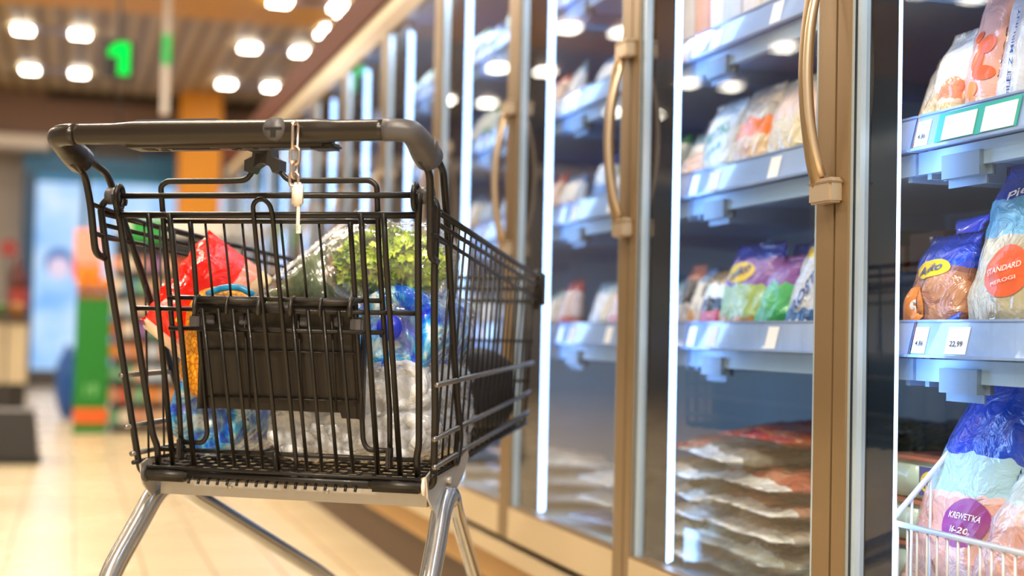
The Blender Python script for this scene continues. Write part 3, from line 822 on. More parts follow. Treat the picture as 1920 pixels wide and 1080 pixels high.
# ------------------------------------------------------------------ frozen food
def bag(y, z, w, h, X=1.24, th=.06, lean=.03, mat=None, seed=0, name='frozen_food_bag', label='', cat='frozen food bag', group=None, skew=0, tiltx=0, lump=.0, seal=.07, wr=.006, nu=16, nv=20, parentless=True, X0=None):
    """standing bag facing the aisle (-X); y = middle, far edge at +y is seen at the left"""
    root = empty(name, (X, y, z))
    p = Pouch((0, w/2, 0), (0, -w/2, 0), (lean, w/2*.92+skew, h+tiltx), (lean, -w/2*.92+skew, h-tiltx), th, seed=seed, wr=wr, seal=seal, lump=lump)
    mk('bag_film', p.mesh(nu, nv), mat, root, True)
    tag(root, label, cat, group)
    return root, p
ZS = [s+.000-.028 for s in SH]      # shelf tops
z1, z2, z3, z4 = ZS
M['blueprint'] = pbr('dark_blue_print', '#1c3f96', .35); M['orangeprint'] = pbr('orange_print', '#f06a3c', .35); M['purpleprint'] = pbr('purple_print', '#9a3f8e', .35)
M['whiteprint'] = pbr('white_print', '#f7f4f0', .4); M['lightorange'] = pbr('apricot_print', '#f2913c', .35)
Z_ = dict(name='frozen_food_bag')
# nearest freezer, upper shelf
r_, p_ = bag(1.900, z2, .11, .165, 1.25, .05, .03, bagmat([(0, '#f0e6d6'), (.55, '#f5f1e8')], food=('#e8b878', '#f2e2c8', .05, .5), fscale=7), 1, label='white bag of breaded food, far left of the upper shelf in nearest freezer', skew=-.03)
mk('printed_mark', p_.patch(.35, .12, .3, .05), M['orangeprint'], r_)
r_, p_ = bag(1.838, z2, .090, .185, 1.22, .05, .035, bagmat([(0, '#efe2cf'), (.5, '#f4eee2')], food=('#d9a868', '#f0dcb8', .06, .46), fscale=8), 2, label='white pointed bag of tan food beside the salmon pink package on the upper shelf', skew=-.035)
bag(1.852, z2, .05, .17, 1.265, .03, .02, bagmat([(0, '#5a5a66'), (.5, '#8a8790')], fscale=8), 5, label='grey printed bag squeezed behind the white bags on the upper shelf, nearest freezer', skew=-.02)
r_, p_ = bag(1.806, z2, .050, .13, 1.215, .04, .02, bagmat([(0, '#ecd9bc'), (.6, '#f0906a')], food=('#d8a050', '#f0dcb0', .05, .55), fscale=7), 3, label='small tan bag with orange top directly left of the salmon pink package')
r_, p_ = bag(1.738, z2, .090, .235, 1.235, .05, .03, bagmat([(0, '#f2b7a6'), (.97, '#f6d9d0')], bump=.25), 4, name='frozen_fish_package', label='tall salmon pink package with orange splashes on the upper shelf', cat='food package')
for cu_, cv_, ru_, rv_ in ((.62, .62, .2, .06), (.5, .52, .14, .07), (.66, .44, .22, .045), (.45, .34, .13, .05), (.38, .68, .08, .04), (.55, .26, .12, .04)):
    mk('orange_splash', p_.patch(cu_, cv_, ru_, rv_), M['lightorange'] if cv_ < .4 else M['orangeprint'], r_)
r_, p_ = bag(1.680, z2, .095, .25, 1.245, .05, .03, bagmat([(0, '#dfe6f2'), (.9, '#eef2f8')], bump=.25), 6, name='frozen_fish_package', label='tall white package with vertical lettering right of the salmon pink one', cat='food package')
text_on('FILET Z MIRUNY', p_, .55, .5, .5, .07, M['blueprint'], r_, rot=PI/2)
text_on('KRAB', p_, .3, .52, .3, .05, M['ink'], r_, rot=PI/2)
# ball shaped product with a dark end
rb = empty('round_food_pack', (1.210, 1.716, z2)); tag(rb, 'round pack, half dark and half marbled, in front of the salmon pink package', 'food pack')
for (yy, rr, mt, nm_) in ((.022, .032, pbr('black_glossy_film', '#14151c', .12, coat=1), 'dark_end'), (-.014, .036, noisecol('marbled_film', [(.35, '#a9644a'), (.5, '#e8cdb6'), (.65, '#f6efe6')], 25, .2, 0, .4), 'marbled_end')):
    bm = bmesh.new(); bmesh.ops.create_icosphere(bm, subdivisions=4, radius=rr)
    for v in bm.verts: v.co = V((v.co.x*.6, v.co.y*1.1+yy, v.co.z+rr*.98))*1
    mk(nm_, bm, mt, rb, True)
tr = empty('black_tray', (1.235, 1.612, z2)); tag(tr, 'black food tray with a column of modelled white highlights at the upper right edge', 'food tray')
mk('tray', B(0, .03, -.045, .04, 0, .16, bev=.008), pbr('black_tray', '#101820', .25, coat=.5), tr, True)
for k in range(7): mk('white_highlight', B(-.006, .002, -.022, .022, .045+.0165*k, .052+.0165*k, bev=.003), M['whiteprint'], tr, True)  # pill-shaped highlights on the tray, modelled as solid white bars
# nearest freezer, middle shelf
r_, p_ = bag(1.848, z1, .155, .185, 1.222, .065, .035, bagmat([(0, '#8d5a50'), (.70, '#1c46c8'), (1.0, '#2a5ae0')], food=('#c98a5c', '#8a5348', .04, .66), fscale=6, bump=.8, warp=.04), 11, label='blue topped bag with a yellow oval and orange picture, far left of the middle shelf', skew=-.015, lump=.015)
mk('yellow_oval', p_.patch(.52, .68, .30, .085, rot=.12), M['yellowprint'], r_)
text_on('Aviko', p_, .52, .68, .40, .08, M['blueprint'], r_, rot=.12, bold=.02)
mk('orange_picture', p_.patch(.36, .38, .24, .16, rot=.5), M['lightorange'], r_); mk('orange_picture', p_.patch(.36, .15, .26, .06), M['orangeprint'], r_)
text_on('&', p_, .42, .42, .13, .16, M['whiteprint'], r_, rot=-.25, bold=.03)
bm = bmesh.new(); p9 = Pouch((0, .035, 0), (0, -.02, 0), (.01, .05, .03), (.01, -.05, .035), .006, seed=3, wr=.006); p9.c = [c+V((.04, -.04, .178)) for c in p9.c]
mk('top_seal', p9.mesh(10, 6), pbr('blue_seal', '#2147d8', .25, coat=.6), r_, True)
r_, p_ = bag(1.752, z1, .085, .165, 1.262, .05, .03, bagmat([(0, '#5a3328'), (.5, '#3a2a34'), (.8, '#8a4a38')], food=('#7a3c2a', '#c98a66', .1, .8), fscale=5, bump=.9), 12, label='brown and dark bag behind the large blue-and-clear bag on the middle shelf', skew=-.02)
mk('red_patch', p_.patch(.5, .38, .3, .12), pbr('dark_red_print', '#7c2430', .3), r_)
for k, (yy, zz, rr) in enumerate(((1.800, 0, .024), (1.765, 0, .021), (1.795, .038, .021), (1.745, 0, .018))):
    bm = bmesh.new(); bmesh.ops.create_icosphere(bm, subdivisions=3, radius=rr)
    for v in bm.verts: v.co = v.co*(1+noise.noise(v.co*40)*.1)+V((0, 0, rr))
    tag(mk('dumpling', bm, pbr('dumpling_dough', ['#c98f6c', '#e4d9a8', '#d8cba0', '#e4d9b0'][k], .4, coat=.5), None, True), ['brownish round dumpling beside the blue topped bag', 'pale dumpling at the foot of the large clear bag', 'pale dumpling lying on top of the others', 'cream dumpling partly behind the large clear bag'][k], 'dumpling', 'loose dumplings on the middle shelf').location = (1.225+.002*k, yy, z1+zz)
r_, p_ = bag(1.822, z1, .10, .055, 1.202, .03, .01, bagmat([(0, '#33508f'), (.35, '#e9e4e2'), (.7, '#2c58c8')], 'U', bump=.6, warp=.15), 13, label='small crumpled blue and white bag lying at the front of the middle shelf', skew=-.02, tiltx=-.012)
r_, p_ = bag(1.678, z1, .185, .275, 1.222, .07, .045, bagmat([(0, '#c6bfa4'), (.60, '#6ab4dc'), (.80, '#153cae')], food=('#d9d2b4', '#bdb598', .05, .58), fscale=4, bump=.5, warp=.03), 14, label='large bag of pale dumplings with blue top and round orange sticker on the middle shelf', skew=-.035, lump=.012)
mk('orange_sticker', p_.patch(.60, .42, .25, .13), M['orangeprint'], r_)
text_on('STANDARD', p_, .60, .43, .34, .03, M['whiteprint'], r_, rot=.15); text_on('PIEROGI', p_, .60, .37, .26, .018, M['whiteprint'], r_, rot=.15)
text_on('Pierogi', p_, .58, .85, .5, .06, M['whiteprint'], r_, rot=.2)
# nearest freezer, bottom: wire basket, tubs, big bags
bk = empty('wire_basket', (1.13, 1.80, .40)); tag(bk, 'white wire basket at the bottom of the nearest freezer', 'wire basket')
bm = bmesh.new()
tube(bm, [(0, 0, .135), (.165, 0, .306), (.19, 0, .318)], .0042)
for k in range(6):
    x = .004+k*.031; tube(bm, [(x, 0, .02), (x, 0, .135+k*.0322)], .0024, n=6)
tube(bm, [(0, 0, .135), (0, -.72, .135)], .0042)
for k in range(30): tube(bm, [(0, -.024*k-.02, .135), (0, -.024*k-.02, .02)], .0020, n=6)
tube(bm, [(0, 0, .02), (0, -.72, .02)], .003); tube(bm, [(0, 0, .02), (.2, 0, .02)], .003)
for k in range(8): tube(bm, [(0, -.1*k-.01, .02), (.28, -.1*k-.01, .02)], .0024, n=6)
for x in (.06, .13, .2, .28): tube(bm, [(x, 0, .02), (x, -.72, .02)], .0024, n=6)
mk('basket_wires', bm, M['white'], bk, True)
tubm = pbr('pale_green_tub', '#bfe0cf', .35, coat=.4)
for k in range(3):
    z = .425+k*.066
    t_ = empty('food_tub', (1.30, 1.895, z)); tag(t_, ['pale green tub with blue label, lowest of three stacked in the freezer basket', 'pale green tub with blue label, middle of three stacked in the freezer basket', 'pale green tub with blue label, topmost of three stacked in the freezer basket'][k], 'food tub', 'stacked tubs in the freezer basket')
    mk('tub', B(-.07, .09, -.085, .09, 0, .056, bev=.006), tubm, t_, True)
    mk('tub_lid', B(-.073, .093, -.088, .093, .057, .063, bev=.002), pbr('rust_lid', '#b5654e', .4), t_)
    mk('tub_label', B(-.0715, -.070, -.083, -.015, .006, .050), M['blueprint'], t_)
    bm = bmesh.new(); cyl(bm, (-.071, -.05, .027), (-.0735, -.05, .027), .018, n=24)
    for v in bm.verts: v.co.y = -.05+(v.co.y+.05)*1.6
    mk('yellow_oval', bm, M['yellowprint'], t_)
    text_plane('Ice', (-.0745, -.05, .027), (0, -1, 0), (0, 0, 1), .036, .018, M['blueprint'], t_)
r_, p_ = bag(1.806, .425, .225, .350, 1.215, .09, .075, bagmat([(0, '#e9c6c4'), (.42, '#a8d2e4'), (.58, '#1747c4')], food=('#f0d0cc', '#e09a84', .03, .40), fscale=4, bump=.7, warp=.05), 21, label='large shrimp bag with deep blue top and round purple sticker in the wire basket', skew=-.125, tiltx=.0, lump=.012)
mk('purple_sticker', p_.patch(.70, .31, .21, .10), M['purpleprint'], r_)
text_on('KREWETKA', p_, .70, .335, .30, .025, M['whiteprint'], r_); text_on('16-20', p_, .69, .28, .16, .025, M['whiteprint'], r_, bold=.02)
bag(1.605, .425, .20, .20, 1.185, .08, .05, bagmat([(0, '#e4ccd0'), (.75, '#cfe4ee')], food=('#ecd4d8', '#c98878', .03, .6), fscale=5, bump=.8), 22, label='pink and clear frozen shrimp bag at the bottom right corner of the photo', skew=-.05)
bag(1.78, .50, .14, .27, 1.315, .07, .03, bagmat([(0, '#0f2a8c'), (.72, '#1b46b8'), (.86, '#c02840')], bump=.5), 23, label='dark blue bag with a red top standing behind the shrimp bag', skew=-.03)
tag(mk('food_carton', B(0, .08, -.035, .03, 0, .075), tubm), 'small pale green carton far back in the nearest freezer, behind the basket', 'carton').location = (1.50, 2.14, .56)
tag(mk('carton_riser', B(-.02, .12, -.08, .08, 0, .225), M['bracket']), 'grey metal riser carrying the small green carton', 'riser').location = (1.50, 2.14, .335)
# second freezer, upper shelf
for a in (
 (2.735, .12, .165, 1.25, [(0, '#d9c0a0'), (.3, '#7f98d0'), (.6, '#b9b6de')], ('#c08a4a', '#e0d080', .03, .3), 'lavender and blue bag at the far left of the second freezer upper shelf'),
 (2.69, .09, .10, 1.20, [(0, '#c9a86a'), (.45, '#e6c8c0')], ('#c07a3a', '#e0c060', .03, .4), 'short pinkish bag with yellow food in front of the lavender bag'),
 (2.600, .150, .175, 1.215, [(0, '#dfe8ec'), (.97, '#cfe3e8')], None, 'pale teal-white bag with green lettering on the second freezer upper shelf'),
 (2.520, .06, .165, 1.26, [(0, '#24384c'), (.5, '#2c4a60')], None, 'narrow dark blue bag between the pale teal bag and the orange one'),
 (2.440, .150, .180, 1.215, [(0, '#e6ccb0'), (.48, '#f2813a'), (.66, '#b8b8bc'), (.8, '#e8e0d4')], ('#d8a86a', '#ecdcc4', .03, .46), 'bag with an orange band and tan food on the second freezer upper shelf'),
 (2.385, .10, .16, 1.27, [(0, '#3c4450'), (.5, '#5c6470')], None, 'dark grey bag behind the orange banded one'),
 (2.300, .165, .175, 1.215, [(0, '#8f7f9a'), (.28, '#e6ddc0'), (.6, '#f0dcd8'), (.85, '#e8e6e0')], ('#6a5a80', '#d8d4e8', .03, .27), 'white and pink bag with purple lower corner, right of the orange banded bag'),
 (2.150, .150, .17, 1.215, [(0, '#dcd8d4'), (.5, '#e8b0b4')], None, 'pink bag behind the door frame on the second freezer upper shelf')):
    r_, p_ = bag(a[0], z2, a[1]*1.06, a[2]*1.13, a[3], .06, .035, bagmat(a[4], food=a[5], bump=.7, warp=.07), int(a[0]*100), label=a[6], skew=-.02 if a[1] > .07 else 0)
    if 'green lettering' in a[6]:
        text_on('FRYTKI', p_, .6, .62, .5, .12, pbr('green_print', '#3d9a8c', .4), r_, rot=.3); text_on('CIENKIE', p_, .6, .45, .4, .06, M['teal'], r_, rot=.3)
# second freezer, top shelf: pale cartons
for k, (yy, w_, h_, c_) in enumerate(((2.76, .06, .16, '#e8d8d4'), (2.70, .055, .17, '#eceef6'), (2.63, .06, .15, '#f2b8a0'), (2.56, .06, .17, '#eef0f6'), (2.49, .07, .16, '#dfe6f4'), (2.41, .07, .17, '#f0ece8'), (2.33, .07, .16, '#e6ecf6'), (2.25, .07, .17, '#d8e0f0'), (2.17, .06, .16, '#f0e8e0'))):
    o = mk('food_carton', B(0, .12, -w_/2, w_/2, 0, h_, bev=.002), pbr('carton', c_, .4, var=.15, vscale=30))
    o.location = (1.20, yy, z3); tag(o, 'pale upright carton, %s from left on the second freezer high shelf' % names[k].replace('nearest', 'first'), 'carton', 'cartons on the high shelf')
# second freezer, middle shelf
for a in (
 (2.735, .075, .15, 1.215, [(0, '#b0563c'), (.2, '#d8d4d8'), (.5, '#28344c'), (.8, '#b06a58')], None, 'small bag with a red foot at the far left of the second freezer middle shelf', -.01),
 (2.665, .065, .14, 1.225, [(0, '#a84830'), (.25, '#e0dcd8'), (.6, '#6a6a5a')], None, 'small white and rust bag, second from the left on the second freezer middle shelf', -.02),
 (2.605, .11, .135, 1.212, [(0, '#cfd8dc'), (.22, '#c84a64'), (.44, '#2c3c4c'), (.62, '#ecece0'), (.8, '#a88a5c')], None, 'white bag with pink-red band and dark label, left of the purple bag', -.02),
 (2.455, .205, .175, 1.212, [(0, '#e2a45a'), (.28, '#a8c87a'), (.58, '#8a5cb4'), (.84, '#1e38b8')], None, 'large purple, green and blue bag with a yellow oval on the middle shelf', -.02),
 (2.350, .115, .150, 1.212, [(0, '#3cae6a'), (.4, '#56c07a'), (.68, '#8c5cb0')], None, 'green and purple bag overlapping the right of the large purple one', -.03),
 (2.305, .16, .17, 1.240, [(0, '#8c6a9c'), (.4, '#6c4ca4'), (.75, '#1a3cc4')], None, 'violet bag with blue top behind the blue-white bag', -.02),
 (2.215, .155, .175, 1.212, [(0, '#1f62a8'), (.34, '#cfd8e6'), (.8, '#f0d840'), (.9, '#2044b8')], None, 'blue and white patterned bag against the door frame on the middle shelf', -.05)):
    r_, p_ = bag(a[0], z1, a[1]*1.08, a[2]*1.17, a[3], .06, .035, bagmat(a[4], food=a[5], bump=.7, warp=.08), int(a[0]*100), label=a[6], skew=a[7])
    if 'yellow oval' in a[6]:
        mk('yellow_oval', p_.patch(.42, .70, .26, .10, rot=.35), M['yellowprint'], r_); text_on('Aviko', p_, .42, .70, .36, .10, M['blueprint'], r_, rot=.35, bold=.02)
    if 'patterned' in a[6]:
        text_on('FROSTA', p_, .5, .5, .6, .14, M['blueprint'], r_, rot=.8, bold=.02); text_on('***', p_, .5, .2, .5, .12, M['whiteprint'], r_, bold=.05)
for k in range(5):
    o = mk('food_carton', B(0, .14, -.055, .055, 0, .05+.02*(k % 3), bev=.002), pbr('brown_carton', ['#8a5a2c', '#b07838', '#6a4630', '#a8683c', '#7c5030'][k], .45, var=.3, vscale=20))
    o.location = (1.46, 2.72-.125*k, z1+.15); tag(o, 'brown carton on the rear riser, %s from the left behind the bags' % names[k].replace('nearest', 'first'), 'carton', 'brown cartons at the rear')
tag(mk('carton_riser', B(0, .16, -.33, .35, 0, .15), M['bracket']), 'grey riser under the brown cartons at the rear of the second freezer', 'riser').location = (1.45, 2.47, z1)
# second freezer, bottom: pile of flat transparent packs
pilec = [('#b9b4a6', '#5d6a5c'), ('#8c7a62', '#c8c4b4'), ('#c7cdbc', '#6b7d62'), ('#a89a88', '#44423e'), ('#d4d8d4', '#8c9488'), ('#9c8468', '#d8d4c8'), ('#b8a890', '#5c4c3c'), ('#a04a3c', '#d8b090'), ('#3f5c44', '#aab4a0'), ('#c9a07a', '#b03028')]
spots = [(2.66, .352, .30), (2.38, .352, .28), (2.62, .392, .31), (2.34, .392, .30), (2.66, .432, .30), (2.36, .435, .33), (2.64, .472, .31), (2.36, .478, .32), (2.66, .512, .30), (2.38, .520, .33), (2.52, .558, .34)]
pl = ['lowest on the left', 'lowest on the right', 'second layer on the left', 'second layer on the right', 'third layer on the left', 'third layer on the right', 'fourth layer on the left', 'fourth layer on the right', 'fifth layer on the left', 'fifth layer on the right', 'topmost with brown corner']
for k, (yy, zz, ww) in enumerate(spots):
    root = empty('flat_food_pack', (1.30, yy, zz)); tag(root, 'flat transparent pack in second freezer pile, ' + pl[k], 'flat food pack', 'pile of flat packs in the second freezer')
    c1, c2 = pilec[k % len(pilec)]; rz = random.uniform(-.18, .18)
    def rp(x, y, z): return V((x*math.cos(rz)-y*math.sin(rz), x*math.sin(rz)+y*math.cos(rz), z))
    p = Pouch(rp(-.14, ww/2, .012), rp(-.14, -ww/2, .010), rp(.15, ww/2, .018), rp(.15, -ww/2, .018), .036, seed=k+40, wr=.016, seal=.12)
    m_ = bagmat([(0, '#f2f7f4'), (.16, c1), (.9, '#e9ecea')], food=(c1, c2, .16, .9), fscale=4, bump=1.0, rough=.12)
    ob = mk('pack_film', p.mesh(20, 16), m_, root, True)
for (yy, zz, c1) in ((2.66, .558, '#d8c0b8'), (2.42, .600, '#c98a58')):
    root = empty('flat_food_pack', (1.34, yy, zz)); tag(root, 'flat %s on top of the pile in the second freezer' % ('pale pack with a red edge' if yy > 2.5 else 'orange-brown pack'), 'flat food pack', 'pile of flat packs in the second freezer')
    p = Pouch((-.13, .15, .01), (-.13, -.15, .01), (.15, .15, .02), (.15, -.15, .03), .04, seed=yy*30, wr=.008, seal=.08)
    mk('pack_film', p.mesh(20, 16), bagmat([(0, '#c02a24'), (.10, c1), (.85, '#d8dcd8')], food=(c1, '#a83c20', .12, .85), fscale=4, bump=1.0, rough=.15), root, True)
for k in range(3):
    root = empty('flat_food_pack', (1.52, 2.70-.22*k, .56+.01*k)); tag(root, 'dark green and grey pack at the back of the pile, %s from the left' % ('first', 'second', 'third')[k], 'flat food pack', 'packs at the back of the pile')
    p = Pouch((-.1, .11, .0), (-.1, -.11, .0), (.1, .11, .07), (.1, -.11, .07), .06, seed=k+90, wr=.010, seal=.08)
    mk('pack_film', p.mesh(14, 14), bagmat([(0, '#2c4436'), (.5, ['#9a98a8', '#1f4c38', '#3c3a34'][k])], bump=1.0, rough=.15), root, True)
tag(mk('ribbed_front_panel', B(1.150, 1.154, 2.62-.75, 2.62-.06, .335, .425), M['clearp']), 'clear ribbed plastic guard holding the flat packs in the second freezer', 'plastic guard')
bm = bmesh.new()
for k in range(56): box(bm, 1.147, 1.150, 1.88+k*.0122, 1.884+k*.0122, .337, .425)
o = mk('guard_rib', bm, M['clearp'], bpy.data.objects['ribbed_front_panel'])

# farther freezers: copies of a few bags and flat packs
PR = []
protoc = [([(0, '#d8e4ee'), (.4, '#eef2f6'), (.8, '#9cc4dc')], None, 'white'), ([(0, '#e6b890'), (.45, '#e8eef2'), (.8, '#5c8cc8')], ('#d89a60', '#f0dcc0', .03, .44), 'tan and white'),
          ([(0, '#7cb46c'), (.5, '#e4ecdc'), (.85, '#3c9c5c')], None, 'green'), ([(0, '#3c74c8'), (.5, '#b8d4ec'), (.8, '#2850b0')], None, 'blue'),
          ([(0, '#d8705c'), (.4, '#f0d8d0'), (.8, '#c84038')], None, 'red'), ([(0, '#e0c060'), (.5, '#f4ecd8'), (.8, '#e0903c')], None, 'yellow')]
def proto(kind, b, f, sd):
    if kind == 'bag':
        p = Pouch((0, .06, 0), (0, -.06, 0), (.03, .055, .165), (.03, -.055, .165), .055, seed=sd)
    else:
        p = Pouch((-.14, .14, .012), (-.14, -.14, .012), (.14, .14, .012), (.14, -.14, .012), .034, seed=sd, wr=.009, seal=.1)
    bm = p.mesh(10, 12); me = mk('t', bm, bagmat(b, food=f, bump=.6), None, True)
    d = me.data; bpy.data.objects.remove(me); return d
PB = [proto('bag', b, f, i*7+1) for i, (b, f, c) in enumerate(protoc)]
PF = [proto('flat', b, f, i*5+2) for i, (b, f, c) in enumerate(protoc[:4])]
shn = ['middle shelf', 'upper shelf', 'high shelf', 'top shelf']
src_b = bpy.data.objects.new('frozen_food_bag', PB[0]); src_f = bpy.data.objects.new('flat_food_pack', PF[0])
rnd = random.Random(11)
posn = ['first', 'second', 'third', 'fourth', 'fifth', 'sixth']
for k in range(1, NB):
    yb = Y0+W*(k)                        # far mullion of bay k is Y0+W*k ; bay 1 is hand-made except its upper rows
    levels = range(4) if k >= 2 else [3]
    n = 5 if k <= 4 else 3
    for s in levels:
        for j in range(n):
            o = src_b.copy(); ci = rnd.choice((0, 0, 1, 1, 2, 3, 3, 4, 5)); o.data = PB[ci]; COL.objects.link(o)
            sp_ = (W-.10)/n
            o.location = (1.225, yb-.075-sp_*(j+.5), ZS[s]); o.rotation_euler = (0, 0, rnd.uniform(-.12, .12)); sx = min(1.15, sp_/.125) if n == 5 else 1.5
            o.scale = (1, sx, rnd.uniform(.85, 1.08))
            tag(o, '%s bag, %s from far end, %s, %s freezer from camera' % (protoc[ci][2], posn[j], shn[s], names[k]), 'frozen food bag', 'bags in the %s freezer' % names[k])
    if k >= 2:
        for j in range(6 if k <= 4 else 3):
            o = src_f.copy(); ci = rnd.choice((0, 0, 1, 3)); o.data = PF[ci]; COL.objects.link(o)
            o.location = (1.31, yb-.24-(j % 2)*.30, .350+.046*(j//2)+.0); o.rotation_euler = (0, 0, rnd.uniform(-.2, .2))
            tag(o, '%s flat pack, %s in the %s layer up, %s freezer from camera' % (protoc[ci][2], ['farther one', 'nearer one'][j % 2], posn[j//2], names[k]), 'flat food pack', 'flat packs in the %s freezer' % names[k])
bpy.data.objects.remove(src_b); bpy.data.objects.remove(src_f)
# top shelf of the nearest freezer is above the frame except its underside; a few bags on the high shelf
for j in range(4):
    ci = (0, 3, 1, 0)[j]; o = bpy.data.objects.new('frozen_food_bag', PB[ci]); COL.objects.link(o); o.location = (1.225, 1.69-.16*j, z3); o.scale = (1, 1.15, 1)
    tag(o, '%s bag, %s from the left on the high shelf, nearest freezer' % (protoc[ci][2], posn[j]), 'frozen food bag', 'bags on the high shelf of the nearest freezer')

# ------------------------------------------------------------------ the hall
def floor_mat():
    m, nt, out = newmat('beige_tiles')
    tc = nt.nodes.new('ShaderNodeTexCoord'); mp = nt.nodes.new('ShaderNodeMapping')
    mp.inputs['Location'].default_value = (.19+.0, .05, 0)
    nt.links.new(tc.outputs['Object'], mp.inputs[0])
    b = nt.nodes.new('ShaderNodeTexBrick'); b.offset = 0; b.inputs['Scale'].default_value = 1
    b.inputs['Brick Width'].default_value = .2175; b.inputs['Row Height'].default_value = .435; b.inputs['Mortar Size'].default_value = .0035
    b.inputs['Color1'].default_value = lin('#cdbb98'); b.inputs['Color2'].default_value = lin('#d3c2a0'); b.inputs['Mortar'].default_value = lin('#9a8560')
    nt.links.new(mp.outputs[0], b.inputs['Vector'])
    n = N(nt, 'ShaderNodeTexNoise', Scale=1.3, Detail=4); nt.links.new(tc.outputs['Object'], n.inputs['Vector'])
    p = nt.nodes.new('ShaderNodeBsdfPrincipled')
    mr = nt.nodes.new('ShaderNodeMapRange'); mr.inputs['To Min'].default_value = .18; mr.inputs['To Max'].default_value = .34
    nt.links.new(n.outputs['Fac'], mr.inputs['Value']); nt.links.new(mr.outputs[0], p.inputs['Roughness'])
    nt.links.new(b.outputs['Color'], p.inputs['Base Color']); nt.links.new(p.outputs[0], out.inputs[0]); return m
tag(mk('floor', B(-9, 6.5, -3, 20.2, -.1, 0), floor_mat()), kind='structure')
def ceil_mat():
    m, nt, out = newmat('slatted_ceiling')
    tc = nt.nodes.new('ShaderNodeTexCoord'); w = N(nt, 'ShaderNodeTexWave', Scale=1.6, Distortion=0); w.bands_direction = 'X'
    nt.links.new(tc.outputs['Object'], w.inputs['Vector'])
    r = ramp(nt, [(0, '#6c5a42'), (.25, '#a08c6c'), (1, '#b5a17e')]); nt.links.new(w.outputs['Fac'], r.inputs[0])
    p = nt.nodes.new('ShaderNodeBsdfPrincipled'); p.inputs['Roughness'].default_value = .5; nt.links.new(r.outputs[0], p.inputs['Base Color'])
    bp = N(nt, 'ShaderNodeBump', Strength=.5, Distance=.03); nt.links.new(w.outputs['Fac'], bp.inputs['Height']); nt.links.new(bp.outputs['Normal'], p.inputs['Normal'])
    nt.links.new(p.outputs[0], out.inputs[0]); return m
tag(mk('ceiling', B(-9, 6.5, -3, 20.2, 3.8, 3.9), ceil_mat()), kind='structure')
M['bulk'] = pbr('mauve_bulkhead', '#7a5e50', .6); M['wallg'] = pbr('grey_wall', '#a49c96', .6); M['yellow'] = pbr('yellow_paint', '#d29a10', .5)
M['bluef'] = pbr('blue_frame', '#12486e', .4); M['bluew'] = pbr('blue_fascia', '#2f78ac', .45); M['orange'] = pbr('orange_paint', '#e0920a', .5)
tag(mk('wall_back', B(-9, 6.5, 20.0, 20.2, 0, 3.8), M['wallg']), kind='structure')
tag(mk('wall_right', B(4.4, 4.6, -3, 20.0, 0, 3.8), M['bulk']), kind='structure')
tag(mk('trim_1', B(-9, 4.4, 19.1, 20.0, 3.22, 3.78), M['bulk']), kind='structure')
tag(mk('shadow_gap_strip', B(-.4, 4.4, 19.0, 19.1, 3.70, 3.80), M['darkgap']), kind='structure')  # dark strip painted as the shade in the gap under the ceiling
tag(mk('trim_3', B(-9, -.35, 19.0, 19.6, 3.06, 3.20), pbr('white_trim', '#d8cfc8', .5)), kind='structure')
tag(mk('trim_4', B(-9, 4.4, 10.9, 13.9, 3.775, 3.80), M['yellow']), kind='structure')
# lit entrance front with backlit posters
M['lightbox'] = emis('lit_poster_blue', '#9fcbff', 1.5)
def blotch():
    m, nt, out = newmat('lit_poster')
    tc = nt.nodes.new('ShaderNodeTexCoord'); n = N(nt, 'ShaderNodeTexNoise', Scale=1.6, Detail=2); nt.links.new(tc.outputs['Object'], n.inputs['Vector'])
    r = ramp(nt, [(.3, '#7ab4f4'), (.5, '#b4d8ff'), (.7, '#dcecff')]); nt.links.new(n.outputs['Fac'], r.inputs[0])
    e = nt.nodes.new('ShaderNodeEmission'); e.inputs[1].default_value = 1.1; nt.links.new(r.outputs[0], e.inputs[0]); nt.links.new(e.outputs[0], out.inputs[0]); return m
M['blotch'] = blotch()
ent = empty('entrance_front', (0, 19.6, 0)); tag(ent, 'blue glazed entrance front with lit panels at the far end of the hall', 'shop entrance')
mk('blue_fascia', B(-.68, 2.9, 0, .2, 2.80, 3.09), M['bluew'], ent)
mk('dark_sill', B(-.68, 2.9, 0, .2, 0, .22), pbr('slate_sill', '#4c5564', .5), ent)
for x in (-.68, .07, 1.34, 2.42): mk('frame_post', B(x, x+.06 if x > -.6 else x+.16, -.02, .18, .22, 2.80), M['bluef'], ent)
for x0, x1 in ((.14, 1.33), (1.41, 2.41), (2.49, 2.9)): mk('lit_panel', B(x0, x1, .05, .1, .22, 2.72), M['blotch'], ent)
mk('blue_header', B(-.52, 2.9, .0, .08, 2.70, 2.82), pbr('bright_blue', '#2b93cf', .4), ent)
ps = empty('backlit_poster', (-.24, 19.5, .22)); tag(ps, 'tall pale blue backlit poster with a person on it, left of the trolley', 'backlit poster')
mk('lit_sheet', B(-.27, .30, 0, .04, 0, 2.45), M['blotch'], ps); mk('poster_base', B(-.27, .30, -.02, .06, -.22, 0), M['gplastic'], ps)
mk('person_hair', (lambda bm: cyl(bm, (.04, -.004, 1.40), (.04, -.001, 1.40), .19, n=28))(bmesh.new()), emis('poster_hair', '#6a8fd0', .9), ps)
mk('person_face', (lambda bm: cyl(bm, (.04, -.008, 1.33), (.04, -.005, 1.33), .14, n=28))(bmesh.new()), emis('poster_face', '#e8d4e8', 1.1), ps)
# column
tag(mk('orange_column', B(1.22, 1.74, 18.4, 18.9, 0, 3.80), M['orange']), 'orange painted column behind the trolley handle', 'column')
